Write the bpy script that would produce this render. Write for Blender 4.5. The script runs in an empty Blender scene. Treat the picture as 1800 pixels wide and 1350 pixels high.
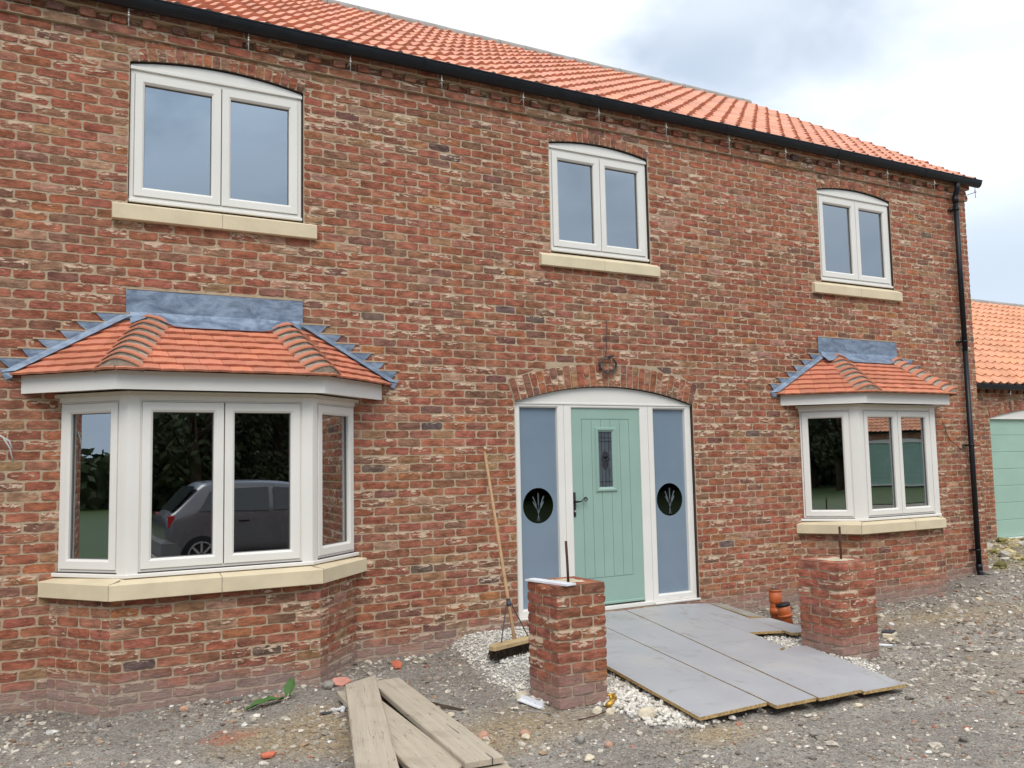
import bpy, math, random
from mathutils import Vector, Matrix, noise
RN = random.Random(11)
PI = math.pi
S = bpy.context.scene
COL = S.collection

# ------------------------------------------------------------------ helpers
class MB:
    """collects faces (with optional point colours) and links them as ONE mesh object"""
    def __init__(s):
        s.v = []; s.f = []; s.m = []; s.c = []; s.l = []
    def add(s, vs, fs, mi=0, col=(1, 1, 1, 1), loc=None):
        o = len(s.v)
        s.v.extend(tuple(q) for q in vs)
        s.f.extend(tuple(i + o for i in f) for f in fs)
        s.m.extend([mi] * len(fs))
        n = len(vs)
        if isinstance(col, list): s.c.extend(col)
        else: s.c.extend([col] * n)
        s.l.extend(loc if loc else [(0.5, 0.5, 0.5, 1)] * n)
    def box(s, x0, x1, y0, y1, z0, z1, mi=0, col=(1, 1, 1, 1), T=None):
        vs = [(x, y, z) for z in (z0, z1) for y in (y0, y1) for x in (x0, x1)]
        if T: vs = [T(*q) for q in vs]
        s.add(vs, [(0, 2, 3, 1), (4, 5, 7, 6), (0, 1, 5, 4), (2, 6, 7, 3), (0, 4, 6, 2), (1, 3, 7, 5)], mi, col)
    def bbox(s, x0, x1, y0, y1, z0, z1, b=0.004, mi=0, col=(1, 1, 1, 1), T=None):
        """box with chamfered edges"""
        vs = []; idx = {}
        X = (x0, x1); Y = (y0, y1); Z = (z0, z1); d = (1, -1)
        for i in (0, 1):
            for j in (0, 1):
                for k in (0, 1):
                    idx[i, j, k] = len(vs)
                    vs += [(X[i], Y[j] + d[j]*b, Z[k] + d[k]*b), (X[i] + d[i]*b, Y[j], Z[k] + d[k]*b), (X[i] + d[i]*b, Y[j] + d[j]*b, Z[k])]
        if T: vs = [T(*q) for q in vs]
        I = idx; fs = []
        for i in (0, 1): fs.append((I[i,0,0], I[i,1,0], I[i,1,1], I[i,0,1]))
        for j in (0, 1): fs.append((I[0,j,0]+1, I[1,j,0]+1, I[1,j,1]+1, I[0,j,1]+1))
        for k in (0, 1): fs.append((I[0,0,k]+2, I[1,0,k]+2, I[1,1,k]+2, I[0,1,k]+2))
        for j in (0, 1):
            for k in (0, 1): fs.append((I[0,j,k]+1, I[1,j,k]+1, I[1,j,k]+2, I[0,j,k]+2))
        for i in (0, 1):
            for k in (0, 1): fs.append((I[i,0,k], I[i,1,k], I[i,1,k]+2, I[i,0,k]+2))
        for i in (0, 1):
            for j in (0, 1): fs.append((I[i,j,0], I[i,j,1], I[i,j,1]+1, I[i,j,0]+1))
        for i in (0, 1):
            for j in (0, 1):
                for k in (0, 1): fs.append((I[i,j,k], I[i,j,k]+1, I[i,j,k]+2))
        s.add(vs, fs, mi, col)
    def tube(s, pts, r, n=10, mi=0, col=(1, 1, 1, 1), cap=True):
        P = [Vector(q) for q in pts]; m = len(P); vs = []
        rr = r if isinstance(r, (list, tuple)) else [r] * m
        ref = None
        for i in range(m):
            t = (P[min(i+1, m-1)] - P[max(i-1, 0)]).normalized()
            if ref is None:
                ref = Vector((0, 0, 1)) if abs(t.z) < .9 else Vector((1, 0, 0))
            a = (ref - t * ref.dot(t)).normalized(); b = t.cross(a); ref = a
            for k in range(n):
                w = 2*PI*k/n
                vs.append(P[i] + (a*math.cos(w) + b*math.sin(w)) * rr[i])
        fs = [(i*n+k, i*n+(k+1) % n, (i+1)*n+(k+1) % n, (i+1)*n+k) for i in range(m-1) for k in range(n)]
        if cap: fs += [tuple(range(n))[::-1], tuple(range((m-1)*n, m*n))]
        s.add(vs, fs, mi, col)
    def prism(s, top, th, mi=0, mi_side=None, col=(1, 1, 1, 1), b=0.0):
        """closed slab: top polygon (3D, counter-clockwise from above) and thickness downwards"""
        n = len(top); ms = mi if mi_side is None else mi_side
        top = [Vector(q) for q in top]
        s.add(top, [tuple(range(n))], mi, col)
        vs = top + [q - Vector((0, 0, th)) for q in top]
        s.add(vs, [(i, n+i, n+(i+1) % n, (i+1) % n) for i in range(n)] + [tuple(range(2*n-1, n-1, -1))], ms, col)
    def loft(s, rings, mi=0, closed=True, cap=True, col=(1,1,1,1)):
        n = len(rings[0]); vs = [q for r in rings for q in r]
        e = n if closed else n-1
        fs = [(i*n+k, i*n+(k+1) % n, (i+1)*n+(k+1) % n, (i+1)*n+k) for i in range(len(rings)-1) for k in range(e)]
        if cap and closed: fs += [tuple(range(n))[::-1], tuple(range((len(rings)-1)*n, len(rings)*n))]
        s.add(vs, fs, mi, col)
    def build(s, name, mats, parent=None, smooth=False, colors=False, origin=None):
        me = bpy.data.meshes.new(name)
        vs = s.v
        if origin: vs = [(x-origin[0], y-origin[1], z-origin[2]) for x, y, z in vs]
        me.from_pydata(vs, [], s.f)
        if not isinstance(mats, (list, tuple)): mats = [mats]
        for m in mats: me.materials.append(m)
        if len(mats) > 1: me.polygons.foreach_set('material_index', s.m)
        if colors:
            a = me.attributes.new('col', 'FLOAT_COLOR', 'POINT'); a.data.foreach_set('color', [k for c in s.c for k in c])
            a = me.attributes.new('loc', 'FLOAT_COLOR', 'POINT'); a.data.foreach_set('color', [k for c in s.l for k in c])
        if smooth: me.polygons.foreach_set('use_smooth', [True] * len(me.polygons))
        me.update()
        o = bpy.data.objects.new(name, me); COL.objects.link(o)
        if origin: o.location = origin
        if parent:
            o.parent = parent
            pl = parent; off = Vector((0, 0, 0))
            while pl: off += pl.location; pl = pl.parent
            o.location = Vector(o.location) - off
        return o

def tag(o, label, cat=None, group=None, kind=None):
    if label: o['label'] = label
    if cat: o['category'] = cat
    if group: o['group'] = group
    if kind: o['kind'] = kind
    return o
def empty(name, loc, label, cat, group=None):
    o = bpy.data.objects.new(name, None); COL.objects.link(o); o.location = loc; o.empty_display_size = .2
    return tag(o, label, cat, group)

# ------------------------------------------------------------------ materials
class NT:
    def __init__(s, name):
        s.mat = bpy.data.materials.new(name); s.mat.use_nodes = True
        s.t = s.mat.node_tree; s.t.nodes.clear()
        s.out = s.n('ShaderNodeOutputMaterial')
        s._pos = None
    def n(s, ty, **kw):
        nd = s.t.nodes.new(ty)
        for k, v in kw.items():
            if k == 'ins':
                for a, b in v.items():
                    if hasattr(b, 'is_linked') or isinstance(b, bpy.types.NodeSocket): s.t.links.new(b, nd.inputs[a])
                    else: nd.inputs[a].default_value = b
            else: setattr(nd, k, v)
        return nd
    def pos(s):
        if not s._pos: s._pos = s.n('ShaderNodeNewGeometry').outputs['Position']
        return s._pos
    def objc(s): return s.n('ShaderNodeTexCoord').outputs['Object']
    def map(s, v, scale=(1, 1, 1), loc=(0, 0, 0)):
        return s.n('ShaderNodeMapping', ins={'Vector': v, 'Scale': scale, 'Location': loc}).outputs[0]
    def noise(s, v, scale, detail=3, rough=.55, dist=0):
        return s.n('ShaderNodeTexNoise', ins={'Vector': v, 'Scale': scale, 'Detail': detail, 'Roughness': rough, 'Distortion': dist}).outputs['Fac']
    def math(s, op, a, b=0.0, c=None, clamp=False):
        i = {0: a, 1: b}
        if c is not None: i[2] = c
        return s.n('ShaderNodeMath', operation=op, use_clamp=clamp, ins=i).outputs[0]
    def step(s, v, lo, hi, a=0., b=1.):
        return s.n('ShaderNodeMapRange', interpolation_type='SMOOTHSTEP', ins={'Value': v, 'From Min': lo, 'From Max': hi, 'To Min': a, 'To Max': b}).outputs[0]
    def mix(s, f, a, b, mode='MIX'):
        nd = s.n('ShaderNodeMix', data_type='RGBA', blend_type=mode)
        for i, q in ((0, f), (6, a), (7, b)):
            if isinstance(q, bpy.types.NodeSocket): s.t.links.new(q, nd.inputs[i])
            else: nd.inputs[i].default_value = q if i == 0 else ((*q, 1) if len(q) == 3 else q)
        return nd.outputs[2]
    def gray(s, f): return s.n('ShaderNodeCombineColor', ins={0: f, 1: f, 2: f}).outputs[0]
    def bump(s, h, strength=.5, dist=.01, normal=None):
        i = {'Height': h, 'Strength': strength, 'Distance': dist}
        if normal: i['Normal'] = normal
        return s.n('ShaderNodeBump', ins=i).outputs[0]
    def bsdf(s, col, rough=.8, spec=.3, metal=0., normal=None, coat=0.):
        b = s.n('ShaderNodeBsdfPrincipled')
        def st(k, v):
            if isinstance(v, bpy.types.NodeSocket): s.t.links.new(v, b.inputs[k])
            else: b.inputs[k].default_value = (*v, 1) if isinstance(v, tuple) and len(v) == 3 else v
        st('Base Color', col); st('Roughness', rough); st('Specular IOR Level', spec); st('Metallic', metal)
        if normal: st('Normal', normal)
        if coat: st('Coat Weight', coat); st('Coat Roughness', .03)
        s.t.links.new(b.outputs[0], s.out.inputs[0]); return s.mat
    def attr(s, name): return s.n('ShaderNodeAttribute', attribute_name=name)

def plain(name, col, rough=.6, spec=.4, var=.1, scale=6., metal=0., bump=0., bscale=60., coat=0.):
    t = NT(name)
    f = t.noise(t.pos(), scale, 4)
    c = t.mix(1., col, t.gray(t.step(f, .25, .75, 1-var, 1+var)), 'MULTIPLY')
    fine = t.noise(t.pos(), bscale, 3)
    c = t.mix(1., c, t.gray(t.step(fine, .2, .8, 1-var*.4, 1+var*.4)), 'MULTIPLY')
    r = t.step(f, .2, .8, max(.02, rough-.08), min(1, rough+.08))
    return t.bsdf(c, r, spec, metal, t.bump(fine, bump, .004) if bump else None, coat)

def brick_mat(name, dirt=True):
    t = NT(name); a = t.attr('col'); l = t.attr('loc'); P = t.pos()
    sep = t.n('ShaderNodeSeparateColor', ins={0: l.outputs['Color']})
    v, rnd = sep.outputs[1], sep.outputs[2]
    n1 = t.noise(t.map(P, (9, 9, 22)), 1, 5, .6)
    c = t.mix(1., a.outputs['Color'], t.gray(t.step(n1, .28, .74, .58, 1.42)), 'MULTIPLY')
    big = t.noise(P, .55, 3, .5)
    c = t.mix(1., c, t.gray(t.step(big, .3, .7, .90, 1.10)), 'MULTIPLY')
    # burnt dark bits
    n2 = t.noise(t.map(P, (18, 18, 60), (3, 1, 7)), 1, 5, .7, .4)
    c = t.mix(t.step(n2, .54, .70, 0, .62), c, (.115, .062, .048))
    # rough creases
    n3 = t.noise(t.map(P, (26, 26, 85), (1, 9, 2)), 1, 5, .72, .8)
    c = t.mix(t.step(n3, .575, .66, 0, .7), c, (.50, .27, .18))
    # lime smears, mostly along the top arris
    n4 = t.noise(t.map(P, (10, 10, 44), (5, 5, 5)), 1, 6, .66, .5)
    k = t.math('ADD', n4, t.math('MULTIPLY', t.math('SUBTRACT', v, .5), .16))
    k = t.math('ADD', k, t.math('MULTIPLY', t.math('SUBTRACT', a.outputs['Alpha'], .5), .26))
    sm = t.step(k, .625, .645, 0, .92)
    c = t.mix(sm, c, t.mix(t.noise(P, 25, 2), (.64, .41, .29), (.76, .62, .45)))
    if dirt:
        z = t.n('ShaderNodeSeparateXYZ', ins={0: P}).outputs[2]
        dz = t.math('ADD', z, t.math('MULTIPLY', t.math('SUBTRACT', t.noise(P, 2.2, 4), .5), .34))
        c = t.mix(t.step(dz, .0, .24, .66, 0), c, (.36, .285, .25))
        fl = t.noise(t.map(P, (7, 7, 16), (8, 2, 3)), 1, 5, .7)
        c = t.mix(t.math('MULTIPLY', t.step(fl, .64, .70), t.step(z, .05, .22, .8, 0)), c, (.66, .62, .58))
    h = t.math('ADD', t.math('MULTIPLY', n3, .6), t.math('ADD', t.math('MULTIPLY', n4, .5), t.math('MULTIPLY', sm, .25)))
    h = t.math('ADD', h, t.math('MULTIPLY', t.noise(P, 220, 2), .25))
    return t.bsdf(c, .92, .15, 0, t.bump(h, .9, .016))

def mortar_mat():
    t = NT('mortar'); P = t.pos()
    n = t.noise(P, 6, 5, .6); f = t.noise(P, 90, 4, .6)
    c = t.mix(n, (.385, .285, .19), (.52, .40, .275))
    c = t.mix(t.step(f, .55, .75, 0, .35), c, (.30, .22, .15))
    z = t.n('ShaderNodeSeparateXYZ', ins={0: P}).outputs[2]
    c = t.mix(t.step(z, .0, .26, .5, 0), c, (.36, .29, .25))
    return t.bsdf(c, .95, .1, 0, t.bump(t.math('ADD', f, t.math('MULTIPLY', t.noise(P, 28, 3), .8)), .6, .01))

def tile_mat(name, base, dark, soil=.25):
    t = NT(name); P = t.pos(); a = t.attr('col')
    n = t.noise(P, 2.5, 5, .6); f = t.noise(P, 60, 3)
    c = t.mix(1., base, a.outputs['Color'], 'MULTIPLY')
    c = t.mix(t.step(n, .45, .75, 0, soil), c, dark)
    c = t.mix(1., c, t.gray(t.step(f, .2, .8, .9, 1.1)), 'MULTIPLY')
    return t.bsdf(c, .82, .2, 0, t.bump(f, .25, .004))

def glass_mat(name, refl=.37, tint=(.55, .6, .58)):
    t = NT(name)
    fr = t.n('ShaderNodeFresnel', ins={'IOR': 1.5}).outputs[0]
    fac = t.math('ADD', t.math('MULTIPLY', fr, .8), refl, clamp=True)
    wob = t.noise(t.pos(), 1.3, 1)
    g = t.n('ShaderNodeBsdfGlossy', ins={'Color': (.93, .97, 1, 1), 'Roughness': 0.0, 'Normal': t.bump(wob, .02, .05)})
    tr = t.n('ShaderNodeBsdfTransparent', ins={'Color': (*tint, 1)})
    m = t.n('ShaderNodeMixShader', ins={0: fac, 1: tr.outputs[0], 2: g.outputs[0]})
    t.t.links.new(m.outputs[0], t.out.inputs[0]); return t.mat

def wood_mat(name, c0, c1, stain, grain=(1.2, 26, 26)):
    t = NT(name); O = t.objc()
    n = t.noise(t.map(O, grain), 1, 5, .6, .3); b = t.noise(O, 3.2, 4, .6)
    c = t.mix(t.step(n, .3, .7), c0, c1)
    c = t.mix(t.step(b, .5, .75, 0, .55), c, stain)
    sp = t.noise(t.map(O, (7, 16, 16), (4, 4, 4)), 1, 3, .6)
    c = t.mix(t.step(sp, .70, .76, 0, .45), c, tuple(k*.45 for k in stain))
    cr = t.noise(t.map(O, (.8, 38, 8), (2, 7, 1)), 1, 2, .4)
    c = t.mix(t.math('MULTIPLY', t.step(cr, .492, .499), t.step(cr, .501, .508, .7, 0)), c, tuple(k*.35 for k in stain))
    return t.bsdf(c, .85, .15, 0, t.bump(n, .35, .006))

def leaf_mat(name, a, b):
    t = NT(name)
    c = t.mix(t.noise(t.pos(), 1.7, 3), a, b)
    return t.bsdf(c, .6, .3)

M = {}
M['brick'] = brick_mat('tumbled brick')
M['mortar'] = mortar_mat()
M['pantile'] = tile_mat('terracotta pantile', (.64, .305, .205), (.54, .24, .155), .3)
M['pantile_orange'] = tile_mat('orange pantile', (.66, .32, .19), (.56, .26, .155), .3)
M['plaintile'] = tile_mat('plain clay tile', (.56, .215, .13), (.45, .165, .10), .3)
M['bed'] = plain('tile bedding mortar', (.33, .27, .21), .95, .1, .25, 20, bump=.5)
M['ridge'] = plain('grey ridge tile', (.33, .30, .27), .9, .1, .15, 4)
M['upvc'] = plain('off white frame', (.755, .72, .66), .38, .4, .03, 2)
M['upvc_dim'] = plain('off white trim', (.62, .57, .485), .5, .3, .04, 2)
M['gap'] = plain('sealant and reveal shade', (.075, .05, .042), .8, .1, .1)  # dark sealant joints; also paints shade onto reveals and arch soffits
M['gasket'] = plain('grey gasket', (.16, .155, .15), .6, .2, .05)
M['stone'] = plain('cast stone', (.655, .55, .375), .9, .15, .07, 5, bump=.25, bscale=140)
M['glass'] = glass_mat('window glass')
M['glass_clear'] = glass_mat('dark clear glass', .035, (.10, .115, .13))
def lead_mat():
    t = NT('lead sheet'); P = t.pos()
    n = t.noise(t.map(P, (5, 5, 12)), 1, 5, .65, .8); f = t.noise(P, 9, 3)
    c = t.mix(t.step(n, .35, .68), (.135, .175, .24), (.265, .33, .42))
    return t.bsdf(c, t.step(n, .3, .7, .35, .6), .5, .25, t.bump(f, .35, .03))
M['lead'] = lead_mat()
def frost_mat():
    t = NT('frosted glass'); P = t.pos()
    n = t.noise(t.map(P, (1.2, 1, 2.2)), 1, 4)
    c = t.mix(n, (.155, .21, .27), (.225, .29, .355))  # blue of the reflected sky is put into the glass colour
    return t.bsdf(c, .20, .9, 0, None, .6)
M['frost'] = frost_mat()
M['pane_obscure'] = plain('obscure door glass', (.085, .10, .115), .12, .7, .15, 14)
M['etch'] = plain('etched line', (.15, .18, .20), .5, .3, .05)
M['green'] = plain('sage green door paint', (.285, .41, .345), .42, .4, .03, 3)
M['garage_green'] = plain('green garage door paint', (.345, .50, .41), .5, .3, .04, 2)
M['black'] = plain('black plastic', (.010, .011, .014), .42, .3, .2, 5)
M['black_iron'] = plain('black iron', (.012, .012, .012), .5, .4, .2, 20)
M['zinc'] = plain('zinc rod', (.55, .53, .50), .45, .5, .15, 40, .6)
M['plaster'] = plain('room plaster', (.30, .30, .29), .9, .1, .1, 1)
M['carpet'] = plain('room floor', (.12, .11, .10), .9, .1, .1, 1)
def board_mat():
    t = NT('grey flooring film'); P = t.pos()
    n = t.noise(P, 2.2, 5, .6); s = t.noise(t.map(P, (3, 14, 3)), 1, 4, .65)
    c = t.mix(n, (.33, .33, .34), (.395, .395, .405))
    c = t.mix(t.step(s, .58, .72, 0, .5), c, (.25, .245, .235))
    d = t.noise(P, 55, 3, .6)
    c = t.mix(t.step(d, .72, .75, 0, .6), c, (.15, .14, .13))
    dust = t.noise(P, 1.1, 5, .7)
    c = t.mix(t.step(dust, .50, .70, 0, .5), c, (.42, .39, .35))
    mud = t.noise(t.map(P, (3.2, 2.2, 3), (7, 2, 0)), 1, 6, .72, .8)
    c = t.mix(t.step(mud, .56, .68, 0, .6), c, (.25, .22, .185))
    sc = t.noise(t.map(P, (40, 5, 5), (1, 2, 3)), 1, 2, .5)
    c = t.mix(t.math('MULTIPLY', t.step(sc, .66, .70), t.step(n, .5, .6, 0, .5)), c, (.45, .45, .45))
    return t.bsdf(c, t.step(n, .2, .8, .38, .6), .35)
M['board'] = board_mat()
M['board_old'] = plain('weathered board', (.30, .275, .235), .8, .2, .15, 5)
M['chip'] = plain('chipboard edge', (.43, .29, .13), .9, .1, .3, 60, bump=.5)
M['plank'] = wood_mat('weathered scaffold timber', (.40, .34, .26), (.47, .40, .31), (.31, .255, .19))
M['handle_wood'] = wood_mat('broom wood', (.40, .245, .13), (.47, .31, .175), (.32, .19, .10))
M['broom_wood'] = wood_mat('broom head wood', (.42, .30, .16), (.5, .37, .2), (.33, .22, .11))
M['bristle'] = plain('broom bristle', (.035, .024, .018), .9, .1, .4, 60)
M['steel'] = plain('dark steel', (.07, .07, .08), .5, .4, .2, 30, .5)
M['rust'] = plain('rusty bar', (.085, .04, .028), .85, .2, .35, 40, bump=.4)
M['white_plastic'] = plain('white plastic', (.72, .73, .75), .4, .4, .05)
M['drain'] = plain('terracotta drain plastic', (.45, .105, .028), .45, .4, .12, 8)
M['drain_dark'] = plain('grey green rubber', (.10, .11, .09), .7, .2, .2, 20)
M['cable'] = plain('grey cable', (.05, .05, .055), .5, .4, .15, 30)
M['cable_white'] = plain('pale cable', (.55, .54, .52), .5, .3, .05)
M['twig'] = plain('brown cable', (.13, .085, .055), .7, .2, .2)
M['leaf'] = leaf_mat('dock leaf', (.045, .10, .03), (.09, .17, .045))
M['shard'] = plain('broken tile', (.52, .15, .085), .85, .15, .15, 20, bump=.3)
M['shard_pink'] = plain('pink broken tile', (.55, .25, .19), .85, .15, .15, 20, bump=.3)
M['brass'] = plain('brass', (.50, .28, .05), .4, .5, .3, 60, .6)
M['cream_rock'] = plain('cream rock', (.58, .50, .37), .95, .1, .15, 12, bump=.5)
M['pink_rock'] = plain('pinkish rock', (.46, .27, .19), .95, .1, .15, 18, bump=.5)
M['grey_rock'] = plain('grey rock', (.27, .245, .215), .95, .1, .2, 18, bump=.5)
M['dark_bit'] = plain('dark slate', (.05, .05, .055), .7, .3, .2)
M['car_paint'] = plain('grey car paint', (.135, .132, .142), .3, .5, .02, 2, .3, coat=.6)
M['car_glass'] = plain('dark car glass', (.03, .035, .04), .08, .6, .05)
M['tyre'] = plain('tyre rubber', (.015, .015, .015), .8, .2, .1)
M['rim'] = plain('alloy rim', (.5, .5, .52), .3, .5, .05, 5, .8)
M['lamp_red'] = plain('red tail lamp', (.4, .02, .02), .2, .5, .05)
M['lead_came'] = plain('lead came', (.03, .03, .035), .5, .3, .1)
M['bark'] = plain('bark', (.09, .065, .045), .95, .1, .3, 8, bump=.6)
M['foliage'] = leaf_mat('tree foliage', (.028, .042, .016), (.065, .082, .032))
M['stones'] = None
# ------------------------------------------------------------------ brickwork
CH = 0.075; BH = 0.0612; BL = 0.2120; JT = 0.0138
PAL = [((.325, .108, .063), 30), ((.295, .094, .054), 20), ((.335, .130, .078), 20), ((.27, .106, .064), 14), ((.235, .108, .068), 9),
       ((.37, .130, .062), 3), ((.20, .088, .062), 4), ((.14, .085, .070), 1.0), ((.37, .185, .12), 5), ((.32, .160, .088), 5)]
PALW = [w for _, w in PAL]
PAL_P = [((.33, .100, .060), 30), ((.29, .093, .056), 24), ((.34, .115, .070), 16), ((.25, .092, .060), 14), ((.38, .120, .056), 3)]
def brick_col(p=0):
    P = PAL if not p else PAL_P
    c = RN.choices([q for q, _ in P], [w for _, w in P])[0]
    k = RN.uniform(1.03, 1.24)
    return (c[0]*k*RN.uniform(.95, 1.05), c[1]*k*RN.uniform(1.02, 1.18), c[2]*k*RN.uniform(1.03, 1.23), RN.random() ** 1.4)

class Facet:
    """vertical plane: origin o (x,y), unit direction u (x,y); w points outwards, v is height"""
    def __init__(s, o, u):
        L = math.hypot(*u); s.o = o; s.u = (u[0]/L, u[1]/L); s.n = (s.u[1], -s.u[0])
    def __call__(s, u, w, v): return (s.o[0] + s.u[0]*u + s.n[0]*w, s.o[1] + s.u[1]*u + s.n[1]*w, v)
MAIN = Facet((0, 0), (1, 0))
def seg(a, b): return Facet(a, (b[0]-a[0], b[1]-a[1])), math.hypot(b[0]-a[0], b[1]-a[1])

def brickq(mb, T, q, w0=0.0, nx=None, pal=0, jit=.0032, col=None, depth=.014, rot=False):
    """one weathered brick filling the quad q = [(u,v) bl, br, tr, tl]"""
    (a, b, c, d) = q
    wid = math.hypot(b[0]-a[0], b[1]-a[1])
    nx = nx or max(2, int(wid / .026)); ny = 2
    col = col or brick_col(pal); vs = []; lc = []; rnd = RN.random()
    tl = RN.uniform(-.0025, .0025); tv = RN.uniform(-.002, .002); w0 += RN.uniform(-.0015, .003)
    s1 = RN.uniform(0, 99)
    for j in range(ny+1):
        for i in range(nx+1):
            s, t = i/nx, j/ny
            u = (a[0]*(1-s)+b[0]*s)*(1-t) + (d[0]*(1-s)+c[0]*s)*t
            v = (a[1]*(1-s)+b[1]*s)*(1-t) + (d[1]*(1-s)+c[1]*s)*t
            w = w0 + tl*(s-.5) + tv*(t-.5) + RN.uniform(-.0012, .0012)
            if i in (0, nx): u += RN.uniform(-jit, jit) ; w -= .0014
            if j in (0, ny): v += RN.uniform(-jit, jit*.8) + .0016*math.sin(s1 + s*7); w -= .0012
            if i in (0, nx) and j in (0, ny):
                k_ = RN.uniform(.001, .005); u += (k_ if i == 0 else -k_); v += (.0025 if j == 0 else -.0025); w -= .0008
            vs.append(T(u, w, v)); lc.append((t if rot else s, s if rot else t, rnd, 1))
    n = nx+1
    fs = [(j*n+i, j*n+i+1, (j+1)*n+i+1, (j+1)*n+i) for j in range(ny) for i in range(nx)]
    ring = [i for i in range(n)] + [j*n+nx for j in range(1, ny+1)] + [ny*n+i for i in range(nx-1, -1, -1)] + [j*n for j in range(ny-1, 0, -1)]
    base = len(vs)
    nrm = Vector(T(0, 1, 0)) - Vector(T(0, 0, 0))
    for r in ring:
        p = Vector(vs[r]) - nrm*depth
        vs.append(tuple(p)); lc.append(lc[r])
    m = len(ring)
    fs += [(ring[i], base+i, base+(i+1) % m, ring[(i+1) % m]) for i in range(m)]
    mb.add(vs, fs, 0, col, lc)

class Opening:
    def __init__(s, x0, x1, z0, zs, rise=0, t=0.0):
        s.x0, s.x1, s.z0, s.zs, s.rise, s.t = x0, x1, z0, zs, rise, t
        s.xm = (x0+x1)/2; s.h = (x1-x0)/2
        if rise:
            s.R = (s.h**2 + rise**2)/(2*rise); s.zc = zs + rise - s.R; s.th = math.asin(s.h/s.R)
    def intr(s, x):
        return s.zs if not s.rise else s.zc + math.sqrt(max(0, s.R**2 - (x-s.xm)**2))
    def half(s, z):
        if z < s.z0: return -1
        if not s.rise: return s.h if z < s.zs else -1
        if z <= s.zs: return s.h
        ze = s.zc + (s.R+s.t)*math.cos(s.th)
        if z <= ze: return s.h + (z-s.zs)*math.tan(s.th)
        q = (s.R+s.t)**2 - (z-s.zc)**2
        return math.sqrt(q) if q > 0 and z > s.zc else -1

def courses(mb, T, u0, u1, k0, k1, ops=(), phase=0.0, pal=0, w0=0.0, jit=.0033):
    for k in range(k0, k1):
        zb = k*CH + JT/2; zt = zb + BH; zm = (zb+zt)/2
        cuts = []
        for o in ops:
            hb, hm, ht = o.half(zb), o.half(zm), o.half(zt)
            if (hm > 0 and ht > 0) or (ht > 0 and zb < o.z0) or (hm > 0 and not o.rise):
                hb = hb if hb > 0 else (hm if hm > 0 else ht); ht = ht if ht > 0 else hm
                cuts.append((o.xm-hb, o.xm-ht, o.xm+hb, o.xm+ht))
        u = u0 - RN.uniform(0, .004) + (phase if k % 2 else phase - .1125)
        while u > u0: u -= .225
        while u < u1:
            a, b = u, u + BL; u += .225
            lo, hi = max(a, u0), min(b, u1)
            if hi - lo < .02: continue
            pieces = [[(lo, lo), (hi, hi)]]
            for (lb, lt, rb, rt) in cuts:
                new = []
                for (L, Rr) in pieces:
                    if Rr[0] <= min(lb, lt) or L[0] >= max(rb, rt): new.append([L, Rr]); continue
                    if L[0] < min(lb, lt) - .015: new.append([L, (min(Rr[0], lb-JT*.6), min(Rr[1], lt-JT*.6))])
                    if Rr[0] > max(rb, rt) + .015: new.append([(max(L[0], rb+JT*.6), max(L[1], rt+JT*.6)), Rr])
                pieces = new
            for (L, Rr) in pieces:
                if Rr[0]-L[0] < .018: continue
                brickq(mb, T, [(L[0], zb), (Rr[0], zb), (Rr[1], zt), (L[1], zt)], w0, pal=pal, jit=jit)

def mortar_sheet(mb, T, u0, u1, z0, z1, ops=(), w=-.0042, reveal=.10, mi=1):
    xs = {u0, u1}
    for o in ops:
        n = 14 if o.rise else 1
        for i in range(n+1): xs.add(min(u1, max(u0, o.x0 + (o.x1-o.x0)*i/n)))
    g = u0
    while g < u1: xs.add(g); g += .6
    xs = sorted(xs)
    for a, b in zip(xs, xs[1:]):
        if b-a < 1e-6: continue
        m = (a+b)/2; spans = sorted([(o.z0, o.intr(a), o.intr(b)) for o in ops if o.x0 < m < o.x1])
        lo = (z0, z0)
        for (p, qa, qb) in spans:
            mb.add([T(a, w, lo[0]), T(b, w, lo[1]), T(b, w, p), T(a, w, p)], [(0, 1, 2, 3)], mi)
            mb.add([T(a, w, qa), T(b, w, qb), T(b, -reveal, qb), T(a, -reveal, qa)], [(0, 1, 2, 3)], 2)  # head of the reveal painted dark for the shade in the recess
            lo = (qa, qb)
        mb.add([T(a, w, lo[0]), T(b, w, lo[1]), T(b, w, z1), T(a, w, z1)], [(0, 1, 2, 3)], mi)
    for o in ops:
        for x in (o.x0, o.x1):
            if u0 <= x <= u1: mb.add([T(x, w, o.z0), T(x, -reveal, o.z0), T(x, -reveal, o.intr(x)), T(x, w, o.intr(x))], [(0, 1, 2, 3)], 2)  # side reveals get the same painted shade

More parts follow.
